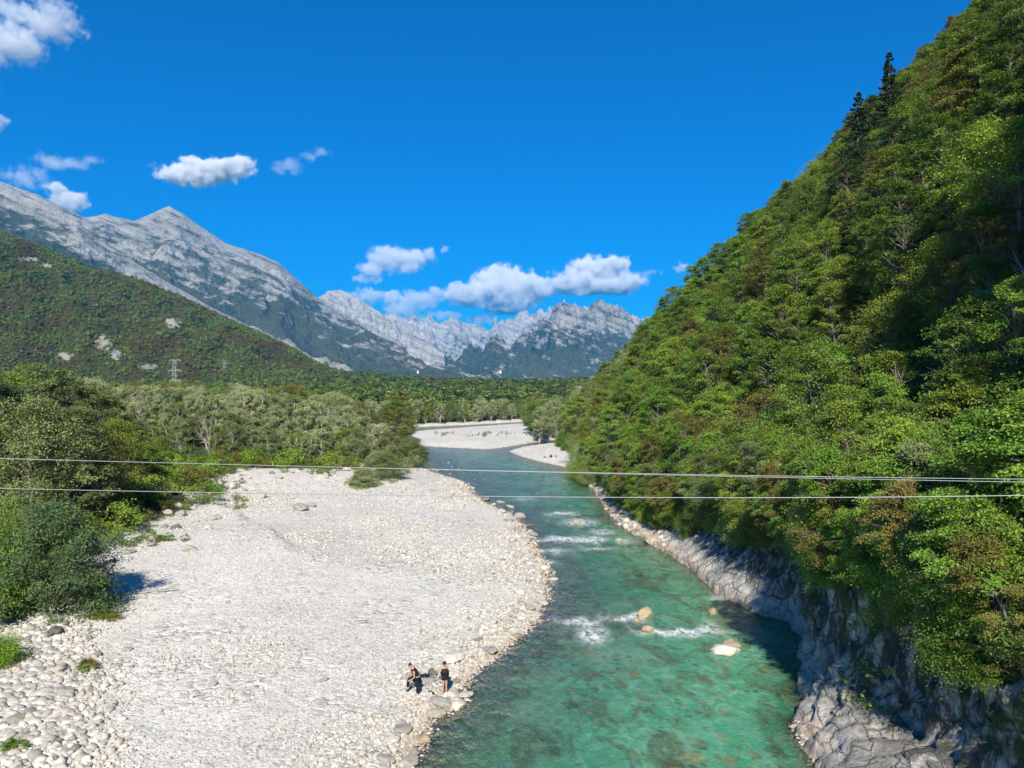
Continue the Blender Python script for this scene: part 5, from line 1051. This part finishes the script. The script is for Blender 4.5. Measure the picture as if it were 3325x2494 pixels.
hand(nd, ed, 'wrr', nd['wrr'][:3], (-.8, .2, -.35), (0, .2, 1)); hand(nd, ed, 'wrl', nd['wrl'][:3], (-.5, -.1, -.8), (-.4, -.8, .1), .3)
skinbody('body', nd, ed, SKIN, man); g = lambda k, r, r2=None: (*nd[k][:3], r) if r2 is None else (*nd[k][:3], r, r2)
skinbody('t_shirt', dict(pelvis=(-.035, .03, .96, .148, .118), belly=g('belly', .15, .122), chest=g('chest', .168, .125), neckb=(-.24, .02, 1.37, .09), shr=g('shr', .078), sr=(-.142, -.22, 1.15, .060), shl=g('shl', .078), sl=(-.35, .215, 1.17, .060)), [('pelvis', 'belly'), ('belly', 'chest'), ('chest', 'neckb'), ('chest', 'shr'), ('shr', 'sr'), ('chest', 'shl'), ('shl', 'sl')], BLACK, man)
skinbody('trousers', dict(pelvis=g('pelvis', .142, .115), hipr=g('hipr', .112), knr=g('knr', .078), anr=(.0, -.04, .12, .062), hipl=g('hipl', .112), knl=g('knl', .082), anl=(-.52, .14, .38, .06)), [('pelvis', 'hipr'), ('hipr', 'knr'), ('knr', 'anr'), ('pelvis', 'hipl'), ('hipl', 'knl'), ('knl', 'anl')], NAVY, man)
for a, b, c in (((.04, -.04, .045), (-.14, -.05, .04), 'r'), ((-.48, .14, .295), (-.67, .14, .285), 'l')): skinbody('shoe', dict(pelvis=(*a, .048), m=(*[(p + q) / 2 for p, q in zip(a, b)], .05), t=(*b, .04)), [('pelvis', 'm'), ('m', 't')], GREY, man)
head(man, (-.385, 0, 1.535), (-.93, -.15, -.35))
# --- standing woman in a short black dress
px, py = D(961, 1497); wx_, wy_ = unproj(px, py, .35); wz_ = zat(wx_, wy_); wx_, wy_ = unproj(px, py, wz_ + .1)
wom = tag(link('person', None, loc=(wx_, wy_, wz_ + .1)), 'barefoot person in short black dress with crossbody bag standing by the water, right of two', 'person')
nd = dict(pelvis=(0, 0, .90, .135, .11), belly=(0, 0, 1.03, .105, .085), chest=(-.01, 0, 1.20, .125, .09), neckb=(-.01, -.01, 1.34, .07), neck=(-.015, -.02, 1.40, .043), head=(-.02, -.045, 1.48, .08), crown=(-.02, -.035, 1.55, .075), nose=(-.04, -.14, 1.47, .013), earr=(-.10, -.04, 1.48, .014), earl=(.065, -.04, 1.48, .014),
          shr=(-.15, -.01, 1.29, .048), elr=(-.24, -.08, 1.08, .035), wrr=(-.42, -.18, 1.20, .024), shl=(.14, -.01, 1.29, .048), ell=(.22, -.06, 1.12, .035), wrl=(.19, -.20, 1.32, .024),
          hipr=(-.08, 0, .80, .09), knr=(-.08, -.03, .45, .055), anr=(-.09, .02, .09, .034), her=(-.09, .05, .035, .03), toer=(-.13, -.12, .025, .03), hipl=(.08, 0, .80, .09), knl=(.07, -.03, .45, .055), anl=(.07, .0, .09, .034), hel=(.07, .03, .035, .03), toel=(.06, -.15, .025, .03))
hand(nd, ed2 := [e_ for e_ in ed if not any(t in e_[0] + e_[1] for t in ('_f', '_palm', '_t'))], 'wrr', nd['wrr'][:3], (-.7, -.4, .5), (.2, -.2, 1), .8); hand(nd, ed2, 'wrl', nd['wrl'][:3], (-.3, -.2, .9), (-1, 0, 0), .5)
skinbody('body', nd, ed2, SKIN, wom); g = lambda k, r, r2=None: (*nd[k][:3], r) if r2 is None else (*nd[k][:3], r, r2)
skinbody('dress', dict(pelvis=g('pelvis', .165, .135), hem=(0, .0, .70, .185, .15), belly=g('belly', .135, .11), chest=g('chest', .145, .108), neckb=(-.01, -.01, 1.30, .08), shr=g('shr', .06), shl=g('shl', .06)), [('pelvis', 'hem'), ('pelvis', 'belly'), ('belly', 'chest'), ('chest', 'neckb'), ('chest', 'shr'), ('chest', 'shl')], BLACK, wom)
head(wom, (-.02, -.045, 1.495), (-.2, -.95, -.15), 'long')
bag = tag(link('handbag', None, loc=(wx_, wy_, wz_ + .1)), 'small grey crossbody bag hanging at the hip of the standing person', 'bag'); 
bm = bmesh.new(); bmesh.ops.create_cube(bm, size=1); 
for v in bm.verts: v.co = Vector((v.co.x * .17 - .21, v.co.y * .08 - .09, v.co.z * .15 + .83))
bmesh.ops.bevel(bm, geom=bm.edges[:], offset=.02, segments=2, affect='EDGES'); me = bpy.data.meshes.new('pouch'); bm.to_mesh(me); bm.free(); me.materials.append(BAGM); link('pouch', me, bag)
tv, tq = tubes([(np.array([[-.19, -.12, .90], [-.10, -.135, 1.05], [.02, -.13, 1.2], [.11, -.07, 1.33], [.10, .05, 1.34], [-.02, .13, 1.15], [-.16, .10, .98], [-.20, -.03, .9]]), np.full(8, .010))], 5); link('strap', fmesh('strap', tv, tq, [BAGM]), bag)
# --- far person sitting on the gravel beach
px, py = D(1190, 990); sx_, sy2 = unproj(px, py, .9); sz_ = zat(sx_, sy2); sx_, sy2 = unproj(px, py, sz_)
sit = tag(link('person', None, loc=(sx_, sy2, sz_)), 'tiny distant person in dark clothes sitting on the small gravel beach across the river', 'person')
nd = dict(pelvis=(0, 0, .14, .16, .13), belly=(0, .03, .30, .14, .11), chest=(0, .0, .52, .17, .12), neck=(0, -.04, .68, .06), head=(0, -.07, .80, .10), crown=(0, -.06, .88, .085), shr=(-.18, -.02, .6, .06), elr=(-.24, -.15, .42, .045), wrr=(-.14, -.36, .42, .03), shl=(.18, -.02, .6, .06), ell=(.24, -.15, .42, .045), wrl=(.14, -.36, .42, .03),
          hipr=(-.1, -.08, .14, .1), knr=(-.15, -.45, .44, .07), anr=(-.13, -.68, .08, .045), her=(-.13, -.66, .04, .04), toer=(-.14, -.82, .03, .035), hipl=(.1, -.08, .14, .1), knl=(.15, -.45, .44, .07), anl=(.13, -.68, .08, .045), hel=(.13, -.66, .04, .04), toel=(.14, -.82, .03, .035))
ed3 = [('pelvis', 'belly'), ('belly', 'chest'), ('chest', 'neck'), ('neck', 'head'), ('head', 'crown'), ('chest', 'shr'), ('shr', 'elr'), ('elr', 'wrr'), ('chest', 'shl'), ('shl', 'ell'), ('ell', 'wrl'), ('pelvis', 'hipr'), ('hipr', 'knr'), ('knr', 'anr'), ('anr', 'her'), ('anr', 'toer'), ('pelvis', 'hipl'), ('hipl', 'knl'), ('knl', 'anl'), ('anl', 'hel'), ('anl', 'toel')]
hand(nd, ed3, 'wrr', nd['wrr'][:3], (.3, -.9, 0), (0, 0, 1)); hand(nd, ed3, 'wrl', nd['wrl'][:3], (-.3, -.9, 0), (0, 0, 1))
skinbody('body', nd, ed3, SKIN, sit); g = lambda k, r, r2=None: (*nd[k][:3], r) if r2 is None else (*nd[k][:3], r, r2)
skinbody('top', dict(pelvis=g('pelvis', .18, .15), belly=g('belly', .17, .13), chest=g('chest', .19, .14), neck=(0, -.03, .64, .08), shr=g('shr', .08), elr=g('elr', .062), shl=g('shl', .08), ell=g('ell', .062)), [('pelvis', 'belly'), ('belly', 'chest'), ('chest', 'neck'), ('chest', 'shr'), ('shr', 'elr'), ('chest', 'shl'), ('shl', 'ell')], BLACK, sit)
skinbody('trousers', dict(pelvis=(0, -.02, .15, .18, .15), hipr=g('hipr', .12), knr=g('knr', .09), anr=g('anr', .06), hipl=g('hipl', .12), knl=g('knl', .09), anl=g('anl', .06)), [('pelvis', 'hipr'), ('hipr', 'knr'), ('knr', 'anr'), ('pelvis', 'hipl'), ('hipl', 'knl'), ('knl', 'anl')], NAVY, sit)
head(sit, (0, -.07, .82), (0, -1, -.1)); 
for x_, s2, lb in ((-1.3, .35, 'small dark pack lying beside the sitting person, left side'), (1.1, .28, 'small dark bundle lying beside the sitting person, right side')):
    o = blob('backpack', (0, 0, 0), (s2, s2 * .7, s2 * .45), BAGM, None); o.location = (sx_ + x_, sy2 - .4, zat(sx_ + x_, sy2 - .4) + s2 * .35); tag(o, lb, 'bag')
# --- shoes and dark cloth left on the stones
for dx, dy, ang, lb in ((925, 1497, .5, 'black shoe on the gravel between the two people, left of a pair'), (931, 1498, -.4, 'black shoe on the gravel between the two people, right of a pair')):
    px, py = D(dx, dy); x, y = unproj(px, py, mz + .03); o = skinbody('shoe', dict(pelvis=(0, 0, .05, .05), m=(.11, 0, .045, .052), t=(.22, 0, .035, .042)), [('pelvis', 'm'), ('m', 't')], BLACK); o.location = (x, y, zat(x, y) + .03); o.rotation_euler = (0, 0, ang); tag(o, lb, 'shoe', group='pair of black shoes')
px, py = D(918, 1460); x, y = unproj(px, py, mz + .45); vv = []; n_ = 12
for i in range(n_):
    for j in range(8): vv.append((i / n_ * .5 - .25 + .03 * math.sin(j * 2.), j / 8 * .22 - .1, .04 + .03 * math.sin(i * 1.3 + j) - .9 * (i / n_ - .5) ** 2 * .3))
o = link('jacket', fmesh('jacket', vv, gridfaces(n_, 8), [BLACK]), loc=(x, y, mz + .5)); o.modifiers.new('thick', 'SOLIDIFY').thickness = .03; tag(o, 'small dark cloth lying on the boulder between the two people', 'cloth')
bpx(920, 1478, 44, 'pale boulder under the dark cloth, between the two people', 'boulders near the couple', z0=mz - .05, sz=.9)
boulder(mx - .62, my + .14, .30, 'low pale stone under the raised foot of the bending person', 'boulders near the couple', z=mz - .12, sz=.9)
boulder(wx_, wy_ - .05, .55, 'flat pale slab the barefoot person stands on', 'boulders near the couple', z=wz_ - .26, sz=.62)
# ---------------------------------------------------------------- steel cables over the river
CAB = simple('galvanised_cable', (.36, .37, .38), .55, .4, metal=.3)
def cable(pts, dist, r, label):
    P_ = [];  xs_ = []
    for dx, dy, dd in pts: px, py = D(dx, dy); P_.append(((px - 512) / F * dd, dd, HC + (384 - py) / F * dd))
    P_ = np.array(P_); s = np.linspace(-.9, 1.9, 90); t0 = np.linspace(0, 1, len(P_)); c_ = [np.polyfit(t0, P_[:, k], min(2, len(P_) - 1)) for k in range(3)]
    p = np.stack([np.polyval(c, s) for c in c_], 1); tv, tq = tubes([(p, np.full(len(p), r))], 8); o = link('cable', fmesh('cable', tv, tq, [CAB])); return tag(o, label, 'cable', group='steel cables across the river')
cable([(0, 990, 14.5), (1130, 1018, 12.5), (2212, 1035, 10.5)], 0, .0046, 'thin pale steel cable across the whole river, upper of the pair of thin ones')
cable([(0, 990.5, 14.5), (1130, 1019, 12.45), (2212, 1041.5, 10.4)], 0, .0040, 'thin pale steel cable parting from its twin towards the right, lower of the thin pair')
cable([(0, 1055, 14.5), (1130, 1073, 12.0), (2212, 1070, 9.8)], 0, .0060, 'thicker pale steel cable below the thin pair, lowest across the picture')
# ---------------------------------------------------------------- lattice pylons
STEEL = simple('pylon_steel', (.40, .41, .40), .5, .4, metal=.2)
def pylon(dx, dtop, dbot_vis, dist, label, wpx=10., hfix=None):
    wm_ = wpx * .66
    px, pt = D(dx, dtop); x = (px - 512) / F * dist; zt = HC + (384 - pt) / F * dist; zg = zat(x, dist) if hfix is None else zt - hfix; H = zt - zg; w = wm_ / 2.16 / F * dist / 2; arm = 13.5 / 2.16 / F * dist * (wpx / 10)
    e = tag(link('pylon', None, loc=(x, dist, zg)), label, 'pylon', group='lattice pylons'); hv = (H) ; step = (dbot_vis - dtop) / 2.16 / F * dist
    def bar(a, b, r): return (np.array([a, b], float), np.array([r, r]))
    bars = []; nz_ = int(H / (w * 2)); zz_ = np.linspace(0, H, nz_ + 1); ww = lambda z: w * (1 + .9 * (1 - z / H) ** 2); r = w * .10
    for sx1, sy1 in ((-1, -1), (-1, 1), (1, -1), (1, 1)): bars += [bar((sx1 * ww(a), sy1 * ww(a), a), (sx1 * ww(b), sy1 * ww(b), b), r * 1.25) for a, b in zip(zz_[:-1], zz_[1:])]
    for i, (a, b) in enumerate(zip(zz_[:-1], zz_[1:])):
        s_ = 1 if i % 2 else -1
        for sd in (-1, 1): bars += [bar((-s_ * ww(a), sd * ww(a), a), (s_ * ww(b), sd * ww(b), b), r), bar((sd * ww(a), -s_ * ww(a), a), (sd * ww(b), s_ * ww(b), b), r), bar((-ww(b), sd * ww(b), b), (ww(b), sd * ww(b), b), r)]
    tv, tq = tubes(bars, 4); link('mast', fmesh('mast', tv, tq, [STEEL], smooth=False), e)
    for k, (f_, al) in enumerate(((0.0, .92), (.515, 1.1), (1.0, .9))):
        z = H - f_ * step * .84; L_ = arm * al; b2 = [bar((-L_, 0, z), (-w, -w, z + r), r * 1.5), bar((-L_, 0, z), (-w, w, z + r), r * 1.5), bar((L_, 0, z), (w, -w, z), r * 1.5), bar((L_, 0, z), (w, w, z), r * 1.5), bar((-L_ * .98, 0, z), (-w, 0, z + w * .7), r), bar((L_ * .98, 0, z), (w, 0, z + w * .7), r), bar((-w, -w, z), (w, -w, z), r * 1.5)]
        tv, tq = tubes(b2, 4); c = link('cross_arm', fmesh('cross_arm', tv, tq, [STEEL], smooth=False), e)
        for sg in (-1, 1):
            tv, tq = tubes([bar((sg * L_ * .96, 0, z), (sg * L_ * .96, 0, z - w * 1.1), r * 1.6)], 5); link('insulator', fmesh('insulator', tv, tq, [STEEL]), c)
pylon(378, 778, 830, 420, 'pale steel lattice pylon with three cross arms standing above the willow belt')
pylon(485, 778, 796, 1500, 'faint small pylon on the wooded hill right of the big pylon', 4.5, 26.)
# ---------------------------------------------------------------- far house and chapel-like hut at the foot of the mountain
WALL = simple('house_plaster', (.62, .58, .50), .9); ROOF = simple('roof_tile', (.36, .15, .07), .9); PANE = simple('window_glass', (.03, .035, .04), .2, .5)
def house(dx, dy, dist, w, label):
    px, py = D(dx, dy); x = (px - 512) / F * dist; z = HC + (384 - py) / F * dist; e = tag(link('house', None, loc=(x, dist, z)), label, 'house', group='far houses'); d_ = w * .7; h = w * .5
    v = [(-w / 2, -d_ / 2, -8), (w / 2, -d_ / 2, -8), (w / 2, d_ / 2, -8), (-w / 2, d_ / 2, -8), (-w / 2, -d_ / 2, h), (w / 2, -d_ / 2, h), (w / 2, d_ / 2, h), (-w / 2, d_ / 2, h), (-w / 2, 0, h + w * .28), (w / 2, 0, h + w * .28)]
    me = bpy.data.meshes.new('wall'); me.from_pydata(v, [], [(0, 1, 5, 4), (1, 2, 6, 9, 5), (2, 3, 7, 6), (3, 0, 4, 8, 7)]); me.materials.append(WALL); link('wall', me, e)
    o_ = w * .06; rv = [(-w / 2 - o_, -d_ / 2 - o_, h - o_ * .3), (w / 2 + o_, -d_ / 2 - o_, h - o_ * .3), (w / 2 + o_, 0, h + w * .30), (-w / 2 - o_, 0, h + w * .30), (-w / 2 - o_, d_ / 2 + o_, h - o_ * .3), (w / 2 + o_, d_ / 2 + o_, h - o_ * .3)]
    me = bpy.data.meshes.new('roof'); me.from_pydata(rv, [], [(0, 1, 2, 3), (3, 2, 5, 4)]); me.materials.append(ROOF); r = link('roof', me, e); r.modifiers.new('thick', 'SOLIDIFY').thickness = w * .03
    bm = bmesh.new(); bmesh.ops.create_cube(bm, size=w * .08); me = bpy.data.meshes.new('chimney'); bm.to_mesh(me); bm.free(); me.materials.append(WALL); c = link('chimney', me, r); c.location = (w * .2, -w * .1, h + w * .26)
    for i in (-1, 0, 1):
        me = bpy.data.meshes.new('window'); a = w * .06; me.from_pydata([(i * w * .28 - a, -d_ / 2 - .03 * w, h * .35), (i * w * .28 + a, -d_ / 2 - .03 * w, h * .35), (i * w * .28 + a, -d_ / 2 - .03 * w, h * .75), (i * w * .28 - a, -d_ / 2 - .03 * w, h * .75)], [], [(0, 1, 2, 3)]); me.materials.append(PANE); wd = link('window', me, e); wd.modifiers.new('thick', 'SOLIDIFY').thickness = w * .03
house(1081, 803, 3300, 10, 'far pale house with orange roof at the mountain foot'); house(903, 803, 3300, 9, 'tiny far house with orange roof on the green rise')
# ---------------------------------------------------------------- driftwood and weeds
WOOD = simple('bleached_wood', (.40, .36, .30), .9, .1, .3, 4)
for (dx, dy, L_, a, lb) in ((345, 1280, 2.6, .25, 'long thin bleached branch on the gravel beside the shrub shade'), (180, 1335, 2.6, .9, 'curved driftwood branch under the big shrub'), (255, 1325, 1.6, .2, 'short stick at the edge of the shrub shade'), (460, 958, 6.0, .1, 'pale fallen branches at the foot of the willow belt'), (1000, 940, 5, .1, 'dark driftwood on the far gravel island')):
    px, py = D(dx, dy); z = 1.
    for _ in range(8): x, y = unproj(px, py, z); z = zat(x, y)
    p = curve(np.array([-L_ / 2, 0, .06]), np.array([L_ / 2, .1, .12]), .12, 7, rgp, .04 * L_); paths = [(p, np.linspace(.05, .015, 7) * (1 + .15 * L_))]
    for k in range(3): q = p[2 + k]; paths.append((curve(q, q + np.array([.3 * L_, (-1) ** k * .12 * L_, .10 * L_ * (k % 2 + .3)]), .03, 5, rgp, .02 * L_), np.linspace(.025, .008, 5) * (1 + .15 * L_)))
    tv, tq = tubes(paths, 5); o = link('driftwood', fmesh('driftwood', tv, tq, [WOOD]), loc=(x, y, z)); o.rotation_euler = (0, 0, a); tag(o, lb, 'driftwood')
wp = []
for (dx, dy, rx, ry, n_) in ((340, 1168, 45, 8, 26), (280, 1178, 25, 6, 10), (225, 1334, 26, 7, 26), (190, 1445, 14, 5, 8), (15, 1420, 14, 14, 14), (440, 1060, 60, 10, 40), (520, 1080, 18, 24, 14), (300, 1140, 30, 12, 16), (640, 1000, 90, 6, 60), (760, 1000, 60, 10, 60), (400, 1045, 70, 5, 30), (25, 1620, 14, 5, 5), (1060, 940, 50, 4, 26), (960, 938, 20, 3, 8), (420, 995, 120, 5, 60), (560, 996, 110, 5, 60), (700, 1015, 60, 8, 40), (265, 1100, 20, 15, 14)):
    for k in range(n_):
        px, py = D(dx + rgp.normal() * rx * .6, dy + rgp.normal() * ry * .6); z = 1.
        for _ in range(6): x, y = unproj(px, py, z); z = zat(x, y)
        wp.append((x, y, z - .04))
wp = np.array(wp); pr_ = UV['leaf_green'] + UV['leaf_olive'] + UV['leaf_fresh']
scatter('weeds', pr_, wp, rgp.uniform(.12, .32, len(wp)) * (1 + .5 * (wp[:, 1] > 80)), rgp.uniform(0, 6.28, len(wp)), rgp.integers(0, len(pr_), len(wp)), label='low green weeds growing in patches on the gravel', cat='weeds')
# ---------------------------------------------------------------- air of the valley
vol = bpy.data.materials.new('valley_haze'); vol.use_nodes = True; vt = vol.node_tree; vt.nodes.clear()
pv = vt.nodes.new('ShaderNodeVolumePrincipled'); pv.inputs['Color'].default_value = (.035, .46, 1.0, 1); pv.inputs['Density'].default_value = 3.4e-5; pv.inputs['Anisotropy'].default_value = 0.0
vo = vt.nodes.new('ShaderNodeOutputMaterial'); vt.links.new(pv.outputs[0], vo.inputs['Volume'])
hx, hy0, hy1, hz0, hz1 = 21500., -4200., 26500., -60., 2900.
v = [(-hx, hy0, hz0), (hx, hy0, hz0), (hx, hy1, hz0), (-hx, hy1, hz0), (-hx, hy0, hz1), (hx, hy0, hz1), (hx, hy1, hz1), (-hx, hy1, hz1)]
f = [(3, 2, 1, 0), (4, 5, 6, 7), (0, 1, 5, 4), (1, 2, 6, 5), (2, 3, 7, 6), (3, 0, 4, 7)]
hm = fmesh('haze', v, np.array(f), [vol], smooth=False)
tag(link('haze', hm), kind='stuff')
# ---------------------------------------------------------------- look-alikes: told apart by their order from the left
ORD = ['leftmost', 'second', 'third', 'fourth', 'fifth', 'sixth', 'seventh', 'eighth', 'ninth', 'tenth', 'eleventh', 'twelfth', 'thirteenth', 'fourteenth', 'fifteenth', 'sixteenth', 'seventeenth', 'eighteenth', 'nineteenth', 'twentieth']
ORD += ['twenty-' + o for o in ['first'] + ORD[1:9]] + ['thirtieth'] + ['thirty-' + o for o in ['first'] + ORD[1:9]] + ['fortieth'] + ['forty-' + o for o in ['first'] + ORD[1:9]]
for o in COL.objects:
    if o.get('label') and o.parent is None and len(o['label'].split()) > 12 and o.name.startswith('bare_tree'): o['label'] = o['label'].replace('sparse ', '')
by = {}
for o in COL.objects:
    if o.get('label') and o.parent is None and not o.get('kind'): by.setdefault(o['label'], []).append(o)
for lb, os_ in by.items():
    if len(os_) < 2: continue
    os_.sort(key=lambda o: o.location.x / max(o.location.y, 1))
    for i, o in enumerate(os_):
        w = ORD[min(i, len(ORD) - 1)]; o['label'] = lb.replace('one of the ', '').rstrip() + (', %s' % w + (' from the left' if i else '')) if i < len(os_) - 1 else lb.replace('one of the ', '') + ', rightmost'
